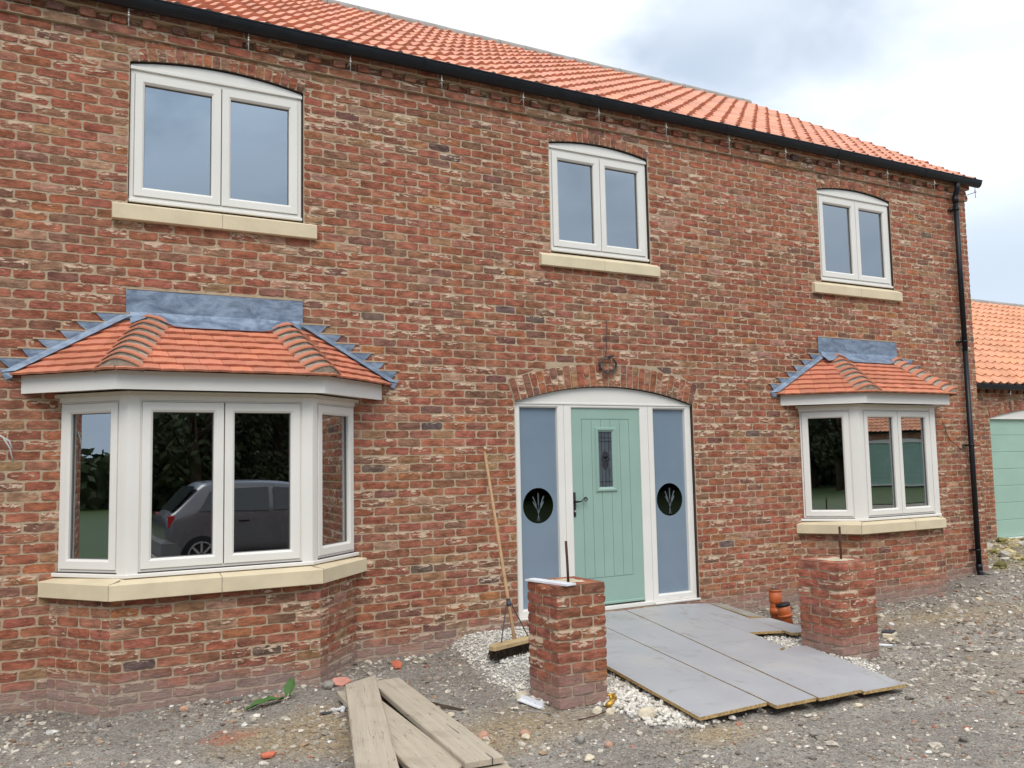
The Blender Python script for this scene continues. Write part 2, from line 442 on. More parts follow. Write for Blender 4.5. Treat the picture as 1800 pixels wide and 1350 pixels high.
def arch(mb, T, o, n, bonded=False, pal=0):
    """segmental arch of bricks on end over opening o"""
    th = o.th; t = o.t; w = .0045
    N = 24
    rin = [(o.xm + o.R*math.sin(-th+2*th*i/N), o.zc + o.R*math.cos(-th+2*th*i/N)) for i in range(N+1)]
    rou = [(o.xm + (o.R+t)*math.sin(-th+2*th*i/N), o.zc + (o.R+t)*math.cos(-th+2*th*i/N)) for i in range(N+1)]
    for i in range(N):
        mb.add([T(rin[i][0], w, rin[i][1]), T(rin[i+1][0], w, rin[i+1][1]), T(rou[i+1][0], w, rou[i+1][1]), T(rou[i][0], w, rou[i][1])], [(0, 1, 2, 3)], 1)
        mb.add([T(rin[i][0], w, rin[i][1]), T(rin[i+1][0], w, rin[i+1][1]), T(rin[i+1][0], -.1, rin[i+1][1]), T(rin[i][0], -.1, rin[i][1])], [(0, 1, 2, 3)], 2)  # arch soffit painted dark as shade
    def P(ang, r): return (o.xm + r*math.sin(ang), o.zc + r*math.cos(ang))
    for i in range(n):
        j = .0045/o.R + RN.uniform(-.0006, .0006)
        a0 = -th + 2*th*i/n + j; a1 = -th + 2*th*(i+1)/n - j
        spl = [(0.004, t-.004)]
        if bonded:
            q = [0, .108, .108, 0][i % 4] if i % 2 else 0
            if i % 2 == 0: spl = [(.004, t-.004)] if RN.random() < .62 else [(.004, t*.47), (t*.53, t-.004)]
            else:
                k = RN.choice([.34, .47, .62]); spl = [(.004, t*k-.005), (t*k+.005, t-.004)]
        for (r0, r1) in spl:
            brickq(mb, T, [P(a0, o.R+r0), P(a1, o.R+r0), P(a1, o.R+r1), P(a0, o.R+r1)], w+.008, nx=2, pal=pal, jit=.002, depth=.012)

# ------------------------------------------------------------------ joinery
def ring(mb, T, u0, u1, v0, v1, wd, wf, wb, bev=.014, mi=0):
    """mitred frame: outer rect, face width wd, front at wf, glazing line at wb, chamfered inner edge"""
    if not isinstance(wd, tuple): wd = (wd,)*4           # left, right, bottom, top
    l, r, b, t = wd
    e = .003
    R = [[(u0, v0, wb), (u1, v0, wb), (u1, v1, wb), (u0, v1, wb)],
         [(u0, v0, wf-e), (u1, v0, wf-e), (u1, v1, wf-e), (u0, v1, wf-e)],
         [(u0+e, v0+e, wf), (u1-e, v0+e, wf), (u1-e, v1-e, wf), (u0+e, v1-e, wf)],
         [(u0+l-bev, v0+b-bev, wf), (u1-r+bev, v0+b-bev, wf), (u1-r+bev, v1-t+bev, wf), (u0+l-bev, v1-t+bev, wf)],
         [(u0+l, v0+b, wf-bev*.8), (u1-r, v0+b, wf-bev*.8), (u1-r, v1-t, wf-bev*.8), (u0+l, v1-t, wf-bev*.8)],
         [(u0+l, v0+b, wb), (u1-r, v0+b, wb), (u1-r, v1-t, wb), (u0+l, v1-t, wb)]]
    vs = [T(u, w, v) for q in R for (u, v, w) in q]
    fs = [(i*4+k, i*4+(k+1) % 4, (i+1)*4+(k+1) % 4, (i+1)*4+k) for i in range(5) for k in range(4)]
    mb.add(vs, fs, mi)
def rect(mb, T, u0, u1, v0, v1, w, mi=0, col=(1, 1, 1, 1)):
    mb.add([T(u0, w, v0), T(u1, w, v0), T(u1, w, v1), T(u0, w, v1)], [(0, 1, 2, 3)], mi, col)

def sash_set(T, parent, u0, u1, v0, v1, splits, wf, fw=.075, handles=()):
    """opening lights between the split positions; each is a sash with its own pane"""
    xs = [u0] + list(splits) + [u1]
    for i, (a, b) in enumerate(zip(xs, xs[1:])):
        a += .004; b -= .004
        mb = MB(); ring(mb, T, a, b, v0+.004, v1-.004, fw, wf, wf-.055, .016)
        # dark glazing gasket just inside the bead
        g0, g1, h0, h1 = a+fw, b-fw, v0+.004+fw, v1-.004-fw
        ring(mb, T, g0-.001, g1+.001, h0-.001, h1+.001, .006, wf-.030, wf-.05, .002, 1)
        s = mb.build('sash', [M['upvc'], M['gasket']], parent)
        pb = MB(); rect(pb, T, g0, g1, h0, h1, wf-.040)
        pb.build('pane', M['glass'], parent)
        # inner half of the sash seen through the glass
        ib = MB(); ring(ib, T, a+.012, b-.012, v0+.016, v1-.016, fw-.010, wf-.060, wf-.085, .004)
        ib.build('inner_frame', M['upvc'], parent)
        for (hi, side, hz) in handles:
            if hi == i:
                hb = MB(); x = (b-fw*.62) if side > 0 else (a+fw*.62); d = -side
                x -= side*.016
                hb.box(x-.012, x+.012, -.105, -.087, hz-.03, hz+.03, T=lambda u, w, v: T(u, w + wf, v))
                hb.tube([T(x, wf-.1, hz+.012), T(x+d*.015, wf-.125, hz+.014), T(x+d*.022, wf-.13, hz-.01), T(x+d*.03, wf-.132, hz-.105)], .0075, 8)
                hb.build('window_handle', M['white_plastic'], parent, True)

def sill(T, x0, x1, zt, zb, out, joint, parent, inn=-.05, back=None):
    back = back or zt
    mb = MB()
    cuts = [x0] + joint + [x1]
    for i, (a, b) in enumerate(zip(cuts, cuts[1:])):
        a2 = a + (.002 if i else 0); b2 = b - (.002 if i < len(cuts)-2 else 0)
        prof = [(inn, zb), (out-.004, zb), (out, zb+.004), (out, zt-.022), (out-.006, zt-.016), (inn, back)]
        rings = [[T(u, w, z) for (w, z) in prof] for u in (a2, b2)]
        mb.loft(rings)
    for j in joint:
        prof = [(inn, zb+.002), (out-.003, zb+.002), (out-.003, zt-.022), (inn, zt-.003)]
        mb.loft([[T(u, w, z) for (w, z) in prof] for u in (j-.0025, j+.0025)], mi=1)
    return mb.build('sill', [M['stone'], M['bed']], parent)

def arch_window(house, o, zfb, sl, splits, handles):
    """first-floor window: o opening; zfb frame bottom; sl=(x0,x1,zt,zb) sill"""
    T = MAIN; wf = -.022
    x0, x1 = o.x0+.009, o.x1-.011
    zt = o.zs-.052
    mb = MB()
    # arched head panel
    N = 20; xs = [x0 + (x1-x0)*i/N for i in range(N+1)]
    top = [o.intr(x)-.012 for x in xs]
    for i in range(N):
        mb.add([T(xs[i], wf, zt+.026), T(xs[i+1], wf, zt+.026), T(xs[i+1], wf, top[i+1]), T(xs[i], wf, top[i])], [(0, 1, 2, 3)])
        mb.add([T(xs[i], wf, top[i]), T(xs[i+1], wf, top[i+1]), T(xs[i+1], wf-.08, top[i+1]), T(xs[i], wf-.08, top[i])], [(0, 1, 2, 3)])
        # dark gap to the brickwork
        mb.add([T(xs[i], wf-.012, top[i]-.004), T(xs[i+1], wf-.012, top[i+1]-.004), T(xs[i+1], wf-.012, top[i+1]+.02), T(xs[i], wf-.012, top[i]+.02)], [(0, 1, 2, 3)], 1)
    mb.bbox(x0-.004, x1+.004, wf-.02, wf+.012, zt, zt+.028, .003, T=T)
    for s in (x0, x1): mb.box(s-.012, s+.012, wf-.07, wf-.010, zfb, o.zs+.004, 1, T=T)
    ring(mb, T, x0, x1, zfb+.028, zt, (.032, .032, .026, .03), wf-.006, wf-.075, .004)
    mb.bbox(x0-.003, x1+.003, wf-.03, wf+.020, zfb, zfb+.026, .004, T=T)
    mb.box(x0, x1, wf-.02, wf-.004, zfb-.008, zfb, 1, T=T)
    w = mb.build('window', [M['upvc'], M['gap']], house)
    sash_set(T, w, x0+.030, x1-.030, zfb+.052, zt-.028, splits, wf+.006, .073, handles)
    sill(T, sl[0], sl[1], sl[2], sl[3], .052, [(sl[0]+sl[1])/2 + .02], w, back=zfb-.003)
    return w
# ------------------------------------------------------------------ bay windows
def offs(path, d):
    """offset an open plan polyline outwards by d; its ends stay on the wall line y=0"""
    L = []
    for a, b in zip(path, path[1:]):
        ux, uy = b[0]-a[0], b[1]-a[1]; l = math.hypot(ux, uy); ux /= l; uy /= l
        L.append(((a[0]+uy*d, a[1]-ux*d), (ux, uy)))
    out = []
    p, u = L[0]; out.append((p[0] - u[0]*p[1]/u[1], 0.0))
    for (p, u), (q, v) in zip(L, L[1:]):
        den = u[0]*v[1]-u[1]*v[0]; t = ((q[0]-p[0])*v[1]-(q[1]-p[1])*v[0])/den
        out.append((p[0]+u[0]*t, p[1]+u[1]*t))
    p, u = L[-1]; out.append((p[0] - u[0]*p[1]/u[1], 0.0))
    return out
def sweep(mb, path, prof, mi=0):
    rings = [[] for _ in path]
    for (w, z) in prof:
        for i, q in enumerate(offs(path, w)): rings[i].append((q[0], q[1], z))
    mb.loft(rings, mi)

def lerp(a, b, t): return tuple(x + (y-x)*t for x, y in zip(a, b))

def bay(house, path, base, z0, z1, sillp, sz, fasc, fz, eave, ez, top, tz, nfront, msh, handles, apr, joints, marg, inner):
    bw = MB()
    # head and cill trims
    sweep(bw, path, [(-.07, z0), (.022, z0), (.024, z0+.004), (.024, z0+.022), (.018, z0+.028), (-.07, z0+.028)])
    sweep(bw, path, [(-.07, z1-.034), (.0, z1-.034), (.0, z1), (-.07, z1)])
    sweep(bw, path, [(-.07, z1), (.026, z1), (.026, z1+.028), (-.07, z1+.028)], 1)
    sweep(bw, path, [(-.05, z0+.028), (.006, z0+.028), (.006, z0+.033), (-.05, z0+.033)], 2)
    facets = [seg(a, b) for a, b in zip(path, path[1:])]
    for (T1, L1), (T2, L2) in zip(facets, facets[1:]):
        m = marg
        P = [T1(L1-m, .006, 0), T1(L1-m*.35, .010, 0), T1(L1, .006, 0), T2(m*.35, .010, 0), T2(m, .006, 0), T2(m, -.07, 0), T1(L1-m, -.07, 0)]
        # the point on the corner itself
        c = offs(path, .010)[1 if T1 is facets[0][0] else 2]; P[2] = (c[0], c[1], 0)
        bw.loft([[(q[0], q[1], z) for q in P] for z in (z0+.0285, z1-.0005)])
    for i, (T, L) in enumerate(facets):
        a = .012 if i == 0 else marg-.004; b = L-.012 if i == 2 else L-marg+.004
        ring(bw, T, a, b, z0+.034, z1-.035, (.02, .02, .022, .012), -.004, -.07, .004)
    b = bw.build('bay_window', [M['upvc'], M['upvc_dim'], M['gap']], house)
    for i, (T, L) in enumerate(facets):
        a = .03 if i == 0 else marg+.012; e = L-.03 if i == 2 else L-marg-.012
        sp = [a + (e-a)*(k+1)/nfront for k in range(nfront-1)] if i == 1 else []
        sash_set(T, b, a, e, z0+.052, z1-.045, sp, .008, msh, handles if i == 1 else ())
    # cast stone sill in three or four pieces
    sb = MB(); sp = sillp
    zt, zb = sz
    sweep(sb, sp, [(-.16, zb), (-.004, zb), (0, zb+.004), (0, zt-.03), (-.006, zt-.024), (-.16, zt+.010)])
    Tf, Lf = seg(sp[1], sp[2]); Tl, Ll = seg(sp[0], sp[1]); Tr, Lr = seg(sp[2], sp[3])
    for (T, u) in [(Tl, Ll-.008), (Tr, .012)] + [(Tf, q*Lf) for q in joints]:
        pr = [(-.10, zt+.0005), (-.006, zt-.0225), (.0015, zt-.030), (.0015, zb+.003), (-.05, zb+.003)]
        sb.loft([[T(u+s, w, z) for (w, z) in pr] for s in (-.0025, .0025)], mi=1)
    sb.build('sill', [M['stone'], M['bed']], b)
    # brick base
    bb = MB(); bf = [seg(p, q) for p, q in zip(base, base[1:])]
    kt = int(round(zb/CH))
    for i, (T, L) in enumerate(bf):
        u0 = 0; u1 = L
        courses(bb, T, u0+.004, u1-.003, -3, kt, (), RN.choice([.04, .09, .15]), w0=.001)
        mortar_sheet(bb, T, 0, L, -.3, zb+.005, (), -.0045)
    bb.build('brick_base', [M['brick'], M['mortar']], b, False, True)
    # fascia board and soffit
    fb = MB(); fz0, fz1 = fz; fz1 = ez + .012
    sweep(fb, fasc, [(-.022, fz0), (0, fz0), (0, fz1), (-.022, fz1)])
    fb.build('fascia', M['upvc'], b)
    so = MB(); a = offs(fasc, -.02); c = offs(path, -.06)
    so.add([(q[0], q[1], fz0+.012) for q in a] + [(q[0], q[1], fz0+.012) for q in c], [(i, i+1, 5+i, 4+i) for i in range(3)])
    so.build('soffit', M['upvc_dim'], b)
    # ------------- tiled roof
    E = [(q[0], q[1], ez) for q in eave]; Tp = [(top[0], -.012, tz), (top[1], -.012, tz)]
    TL, TR = (top[0]-.175, -.008, tz+.005), (top[1]+.135, -.008, tz+.005)
    slopes = [(E[0], E[1], Tp[0], TL), (E[1], E[2], Tp[1], Tp[0]), (E[2], E[3], TR, Tp[1])]
    rm = MB(); rows = 8
    for si, (P0, P1, P2, P3) in enumerate(slopes):
        nrm = (Vector(P1)-Vector(P0)).cross(Vector(P2)-Vector(P0)).normalized()
        if nrm.z < 0: nrm = -nrm
        rm.add([P0, P1, P2] if P2 == P3 else [P0, P1, P2, P3], [(0, 1, 2) if P2 == P3 else (0, 1, 2, 3)], 0, (.5, .5, .5, 1))
        for r in range(rows):
            f0, f1 = r/rows, min(1, (r+1.12)/rows)
            A, B = Vector(lerp(P0, P3, f0)), Vector(lerp(P1, P2, f0))
            D, C = Vector(lerp(P0, P3, f1)), Vector(lerp(P1, P2, f1))
            wid = (B-A).length
            if wid < .06: continue
            ax = (B-A).normalized(); off = (.0825 if r % 2 else 0) + .03
            u = -off
            while u < wid:
                a0, a1 = max(0, u+.0012), min(wid, u+.165-.0012); u += .165
                if a1-a0 < .012: continue
                k = RN.uniform(.88, 1.12); col = (k*RN.uniform(.96, 1.06), k, k*RN.uniform(.92, 1.05), 1)
                lift = .023 + RN.uniform(0, .005); dz = RN.uniform(-.004, .004)
                vs = []
                topw = (C-D).length
                for (s, cam) in ((0, 0), (.5, .0045), (1, 0)):
                    x = a0 + (a1-a0)*s
                    lo = A + ax*x + nrm*(lift+cam) - (D-A).normalized()*(.004+dz*0.5)
                    t = min(1, max(0, x - (Vector(D)-A).dot(ax))/max(1e-4, topw)) if topw > 1e-3 else .5
                    hi = D + (C-D)*t + nrm*(.005+cam*.7)
                    vs += [tuple(lo), tuple(lo - nrm*.017), tuple(hi)]
                rm.add(vs, [(0, 3, 5, 2), (3, 6, 8, 5), (1, 4, 3, 0), (4, 7, 6, 3), (0, 2, 1), (6, 7, 8)], 0, col)
    # bonnet hips bedded in mortar
    for hi, (Ce, Ct) in enumerate(((E[1], Tp[0]), (E[2], Tp[1]))):
        if hi == 0: da, db = Vector(E[0])-Vector(E[1]), Vector(E[2])-Vector(E[1])
        else: da, db = Vector(E[1])-Vector(E[2]), Vector(E[3])-Vector(E[2])
        da.normalize(); db.normalize(); up = Vector((0, 0, 1))
        hd = (Vector(Ct)-Vector(Ce)).normalized()
        N = 10
        def curve(f, h, wd, push=0.0):
            H = Vector(lerp(Ce, Ct, f)) - hd*push
            pts = []
            for i in range(N+1):
                s = -1 + 2*i/N; a = abs(s)
                dr = da if s < 0 else db
                pts.append(H + dr*(a*wd) + up*(h*(1-a**1.8)**1.0 + .026))
            return pts
        for r in range(rows):
            f0 = r/rows - .01; f1 = f0 + .58/rows
            k = RN.uniform(.9, 1.1); col = (k*.98, k, k, 1)
            lo = curve(f0, .076, .195); hi_ = curve(f1, .058, .170)
            lo2 = [q - up*.013 for q in lo]
            rm.loft([lo2, lo, hi_], 0, closed=False, col=col)
            # mortar bed: face below the lip and the strip up to the next bonnet
            fl = [q - up*.040 - hd*(-.012) for q in curve(f0, .034, .180)]
            rm.loft([[q + hd*.006 for q in fl], [q + hd*.010 - up*.004 for q in lo2]], 1, closed=False)
            nx = curve(f0 + 1.02/rows, .040, .155)
            rm.loft([[q - up*.005 for q in hi_], nx], 1, closed=False)
    rm.build('tile_roof', [M['plaintile'], M['bed']], b, False, True)
    # ------------- lead flashing
    lm = MB(); T = MAIN
    ax0, ax1, az0, az1 = apr
    nseg = 16
    def wob(x, z): return .0085 + .004*noise.noise(Vector((x*5, z*7, 1.3)))
    rowsz = [az0-.05, az0, (az0+az1)/2, az1]
    for j in range(3):
        for i in range(nseg):
            xa, xb = ax0+(ax1-ax0)*i/nseg, ax0+(ax1-ax0)*(i+1)/nseg
            q = [(xa, rowsz[j]), (xb, rowsz[j]), (xb, rowsz[j+1]), (xa, rowsz[j+1])]
            lm.add([T(x, wob(x, z)+.004, z) for x, z in q], [(0, 1, 2, 3)])
    # apron dressed down the front slope, following the bonnets at its ends
    sl = (Vector(lerp(E[1], E[2], .5)) - Vector(lerp(Tp[0], Tp[1], .5))).normalized()
    for i in range(nseg):
        qs = []
        for k in (i, i+1):
            s = k/nseg; x = ax0+.03 + (ax1-ax0-.06)*s
            edge = min(s, 1-s)
            rise = .060*math.exp(-((x-top[0])/.10)**2) + .060*math.exp(-((x-top[1])/.10)**2)
            drop = .125 - .05*math.exp(-((x-top[0])/.10)**2) - .05*math.exp(-((x-top[1])/.10)**2)
            qs.append([Vector((x, -.014, az0+.012)), Vector((x, -.030, tz+.030+rise*.7)), Vector((x, -.030, tz+.022+rise)) + sl*drop])
        lm.add(qs[0] + qs[1], [(0, 3, 4, 1), (1, 4, 5, 2)])
    # stepped flashing up both raking edges, each step tucked into a bed joint
    for sd, (W, Tq) in ((-1, (E[0], Tp[0])), (1, (E[3], Tp[1]))):
        x0_, z0_ = W[0], W[2]+.02; x1_, z1_ = (TL[0] if sd < 0 else TR[0]), tz + .03
        def xs(z): return x0_ + (x1_-x0_)*(z-z0_)/(z1_-z0_)
        k = math.ceil((z0_+.06)/CH)
        zs = []
        while k*CH < z1_ + .06: zs.append(k*CH); k += 1
        n = 10
        for i in range(n):
            za, zb_ = z0_ + (z1_-z0_)*i/n, z0_ + (z1_-z0_)*(i+1)/n
            lm.add([T(xs(za)-sd*.045, .050, za+.022), T(xs(za)+sd*.055, .0165, za+.012), T(xs(zb_)+sd*.055, .0165, zb_+.012), T(xs(zb_)-sd*.045, .050, zb_+.022)], [(0, 1, 2, 3)], 2)
        for z in zs:
            if z < z0_ + .01: z = z
            tip = xs(z) + sd*(.255 + RN.uniform(-.015, .015)); q = xs(z-CH) + sd*.05
            lm.add([T(tip, .0105, z), T(xs(z)-sd*.03, .0125, z), T(xs(z-CH)-sd*.03, .0125, z-CH), T(q, .0125, z-CH-.006), T((tip+q)/2 + sd*.008, .013, z-CH*.5)], [(0, 1, 2, 3, 4)])
            lm.box(min(tip+sd*.03, xs(z)-sd*.03), max(tip+sd*.03, xs(z)-sd*.03), -.014, 0, z+.001, z+.013, 1)
        # bottom end welt
        lm.add([T(xs(z0_)+sd*.06, .012, z0_+.035), T(xs(z0_)-sd*.05, .030, z0_+.03), T(xs(z0_)-sd*.02, .03, z0_-.03), T(xs(z0_)+sd*.02, .014, z0_-.045)], [(0, 1, 2, 3)])
    lm.box(ax0+.002, ax1-.002, -.016, 0, az1+.001, az1+.014, 1)
    lm.build('lead_flashing', [M['lead'], M['mortar'], M['lead']], b)
    # dark board and reveal inside
    return b

# ================================================================== HOUSE
house = empty('brick_house', (2.0, 0, 0), 'two storey red brick house with orange pantile roof, cream windows and green door', 'house')
opA = Opening(-3.441, -2.037, 3.735, 4.897, .072, .105)
opB = Opening(.480, 1.722, 3.705, 4.868, .062, .105)
opC = Opening(4.318, 5.638, 3.722, 4.897, .066, .105)
opD = Opening(.022, 2.228, .150, 2.222, .172, .230)
bayA_in = Opening(-3.86, -1.60, .80, 2.20)
bayC_in = Opening(3.84, 6.07, .82, 2.22)
hidA = Opening(-3.84, -1.63, -.3, 2.36); hidC = Opening(3.86, 6.03, -.3, 2.36)
XL, XR = -6.3, 7.215
wm = MB()
courses(wm, MAIN, XL, XR, -3, 68, [opA, opB, opC, opD, hidA, hidC], .06)
mortar_sheet(wm, MAIN, XL, XR-.004, -.3, 5.45, [opA, opB, opC, opD, bayA_in, bayC_in])
# gable ends and back of the shell
for (x, s) in ((XR-.012, 1), (XL, -1)):
    wm.add([(x, 0, -.3), (x, 8.2, -.3), (x, 8.2, 5.4), (x, 4.1, 7.85), (x, 0, 5.4)], [(0, 1, 2, 3, 4)], 1)
wm.add([(XL, 8.2, -.3), (XR, 8.2, -.3), (XR, 8.2, 5.4), (XL, 8.2, 5.4)], [(0, 1, 2, 3)], 1)
GAB = Facet((XR, 0), (0, 1))
courses(wm, GAB, .004, 1.2, -3, 68, (), .0)
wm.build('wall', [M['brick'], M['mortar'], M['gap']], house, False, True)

for (o, n, bd) in ((opA, 20, False), (opB, 18, False), (opC, 19, False), (opD, 30, True)):
    am = MB(); arch(am, MAIN, o, n, bd)
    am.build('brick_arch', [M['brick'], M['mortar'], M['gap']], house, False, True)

# corbelled eaves course and dentils
dm = MB()
Tc = MAIN
courses(dm, Tc, XL, XR+.02, 68, 69, (), .1, w0=.030)
u = XL
while u < XR:
    z = 69*CH + JT/2
    brickq(dm, Tc, [(u, z), (u+.108, z), (u+.108, z+BH), (u, z+BH)], .052, depth=.055)
    brickq(dm, Tc, [(u+.116, z), (u+.218, z), (u+.218, z+BH), (u+.116, z+BH)], .004)
    u += .226
courses(dm, Tc, XL, XR+.02, 70, 71, (), .03, w0=.068)
for (z0, z1, w) in ((68*CH, 69*CH+.003, .026), (69*CH, 70*CH, .001), (70*CH-.003, 71*CH, .062)):
    dm.box(XL, XR+.018, -.1, w, z0, z1, 1, T=lambda u, v, z: MAIN(u, v, z))
dm.build('dentil_course', [M['brick'], M['mortar']], house, False, True)

# windows
arch_window(house, opA, 3.757, (-3.556, -1.932, 3.735, 3.598), [-2.725], [(0, 1, 4.22)])
arch_window(house, opB, 3.748, (.332, 1.808, 3.706, 3.582), [1.108], [(0, 1, 4.22)])
arch_window(house, opC, 3.766, (4.142, 5.722, 3.722, 3.596), [5.000], [(0, 1, 4.22)])

# bays
bay(house, [(-3.885, 0), (-3.458, -.475), (-2.107, -.475), (-1.583, 0)], [(-3.928, 0), (-3.56, -.50), (-2.045, -.50), (-1.573, 0)],
    .872, 2.185, [(-4.0, 0), (-3.575, -.585), (-2.05, -.585), (-1.478, 0)], (.868, .730),
    [(-4.143, 0), (-3.56, -.625), (-2.045, -.625), (-1.331, 0)], (2.216, 2.350),
    [(-4.225, 0), (-3.575, -.70), (-2.03, -.70), (-1.235, 0)], 2.340, (-3.255, -2.19), 2.80, 2, .072, [], (-3.441, -2.046, 2.862, 3.050), [.5], .078, None)
bay(house, [(3.812, 0), (4.25, -.475), (5.605, -.475), (6.10, 0)], [(3.79, 0), (4.19, -.50), (5.625, -.50), (6.12, 0)],
    .900, 2.200, [(3.705, 0), (4.10, -.585), (5.565, -.585), (6.25, 0)], (.896, .765),
    [(3.541, 0), (4.225, -.625), (5.71, -.625), (6.32, 0)], (2.232, 2.356),
    [(3.43, 0), (4.235, -.70), (5.745, -.70), (6.42, 0)], 2.346, (4.46, 5.52), 2.815, 2, .070, [(0, 1, 1.56)], (4.187, 5.60, 2.875, 3.062), [.62], .085, None)

# ------------------------------------------------------------------ front door
def T_(u, w, v): return MAIN(u, w, v)
dw = -.035
fd = MB()
N = 24; xs = [.028 + (2.222-.028)*i/N for i in range(N+1)]; tp = [opD.intr(x)-.007 for x in xs]
for i in range(N):
    fd.add([T_(xs[i], dw, 2.225), T_(xs[i+1], dw, 2.225), T_(xs[i+1], dw, max(tp[i+1], 2.226)), T_(xs[i], dw, max(tp[i], 2.226))], [(0, 1, 2, 3)])
    fd.add([T_(xs[i], dw-.012, tp[i]-.004), T_(xs[i+1], dw-.012, tp[i+1]-.004), T_(xs[i+1], dw-.012, tp[i+1]+.02), T_(xs[i], dw-.012, tp[i]+.02)], [(0, 1, 2, 3)], 1)
fd.bbox(.024, 2.226, dw-.03, dw+.008, 2.205, 2.226, .003, T=T_)
for s in (.028, 2.222): fd.box(s-.012, s+.012, dw-.07, dw-.012, .155, 2.23, 1, T=T_)
zt = 2.204
# outer frame: jambs, mullion posts, head, thresholds
ring(fd, T_, .030, .597, .172, zt, (.068, .070, .070, .030), dw, dw-.07, .014)
ring(fd, T_, .599, 1.642, .172, zt, (.092, .100, .018, .030), dw, dw-.07, .010)
ring(fd, T_, 1.644, 2.220, .172, zt, (.076, .072, .074, .030), dw, dw-.07, .014)
for u in (.598, 1.643): fd.box(u-.0012, u+.0012, dw-.02, dw+.0006, .175, zt-.002, 2, T=T_)
fd.bbox(.020, .60, dw-.02, dw+.035, .150, .171, .004, T=T_)
fd.bbox(1.642, 2.245, dw-.02, dw+.040, .150, .171, .004, T=T_)
fd.bbox(.602, 1.640, dw-.04, dw+.020, .150, .189, .004, T=T_)
for u in (1.80, 1.98): fd.bbox(u, u+.045, dw, dw+.006, .200, .209, .002, T=T_)
front = fd.build('front_door', [M['upvc'], M['gap'], M['upvc_dim']], house)
# leaf with boarded panel and glazing slot
lf = MB(); lw = dw-.020; x0, x1, z0, z1 = .693, 1.541, .205, 2.172
px0, px1, pz0, pz1 = .820, 1.405, .475, 2.062
gx = [px0 + (px1-px0)*i/5 for i in range(6)]
ex0, ex1, ez0, ez1 = 1.000, 1.212, 1.350, 1.957           # slot in the leaf
g = .004
def panel(a, b, c, d):
    if b-a > .001 and d-c > .001: lf.box(a, b, lw-.04, lw, c, d, 0, T=T_)
panel(x0, px0-g, z0, z1); panel(px1+g, x1, z0, z1); panel(px0-g, px1+g, z0, pz0-g); panel(px0-g, px1+g, pz1+g, z1)
for a, b in zip(gx, gx[1:]):
    a += g*.6; b -= g*.6
    for (c, d) in ((pz0+g*.6, pz1-g*.6),):
        if b <= ex0 or a >= ex1: panel(a, b, c, d)
        else:
            panel(a, b, c, ez0); panel(a, b, ez1, d)
            if a < ex0: panel(a, ex0, ez0, ez1)
            if b > ex1: panel(ex1, b, ez0, ez1)
# back of the grooves, around the slot
for (a, b, c, d) in ((px0-g, ex0, pz0-g, pz1+g), (ex1, px1+g, pz0-g, pz1+g), (ex0, ex1, pz0-g, ez0), (ex0, ex1, ez1, pz1+g)):
    rect(lf, T_, a, b, c, d, lw-.006)
ring(lf, T_, .984, 1.228, 1.334, 1.973, .040, lw+.018, lw-.02, .022)
ring(lf, T_, .975, 1.237, 1.325, 1.982, .018, lw+.008, lw-.01, .004)
lf.bbox(x0+.004, x1-.004, lw-.002, lw+.022, .206, .232, .005, T=T_)
leaf = lf.build('door_leaf', M['green'], front)
gp = MB(); rect(gp, T_, 1.018, 1.194, 1.368, 1.939, lw-.008)
gp.build('door_pane', M['pane_obscure'], front)
lc = MB()
for u in (1.018+.045, 1.194-.045, 1.106): 
    if u != 1.106: lc.box(u-.0016, u+.0016, lw-.007, lw-.004, 1.37, 1.937, T=T_)
for v in (1.43, 1.84, 1.875): lc.box(1.02, 1.192, lw-.0065, lw-.0035, v-.0016, v+.0016, T=T_)
lc.box(1.104, 1.108, lw-.007, lw-.004, 1.37, 1.56, T=T_); lc.box(1.104, 1.108, lw-.007, lw-.004, 1.74, 1.937, T=T_)
for (cu, cv, r) in ((1.106, 1.70, .035), (1.082, 1.655, .03), (1.130, 1.655, .03), (1.106, 1.60, .035)):
    lc.add([T_(cu + r*math.cos(2*PI*i/14), lw-.0045, cv + r*math.sin(2*PI*i/14)) for i in range(14)], [tuple(range(14))])
lc.tube([T_(1.106 + .028*math.cos(a)*q, lw-.004, 1.60 + .05*math.sin(a)*q) for q in (1.,) for a in [2*PI*i/12 for i in range(13)]], .0025, 5)
lc.build('leaded_motif', M['lead_came'], front)
# iron handle with a curled tail
hm = MB(); hw = lw
hm.bbox(.697, .724, hw-.002, hw+.012, 1.092, 1.332, .004, T=T_)
hm.tube([T_(.711, hw+.012, 1.24), T_(.711, hw+.045, 1.24)], .011, 10)
sp = [(.711, 1.240, .011), (.735, 1.240, .0095), (.752, 1.240, .0075), (.770, 1.245, .006), (.785, 1.258, .006), (.800, 1.272, .006)]
for i in range(17):
    a = PI*.62 - i*PI*.165; r = .0235 - i*.00105
    sp.append((.818 + r*math.cos(a), 1.258 + r*math.sin(a), .0056 - i*.0001))
hm.tube([T_(x, hw+.045, z) for x, z, _ in sp], [r for *_, r in sp], 8)
hm.tube([T_(.711, hw+.010, 1.145), T_(.711, hw+.016, 1.145)], .009, 10, 1)
hm.build('door_handle', [M['black_iron'], M['zinc']], front, True)
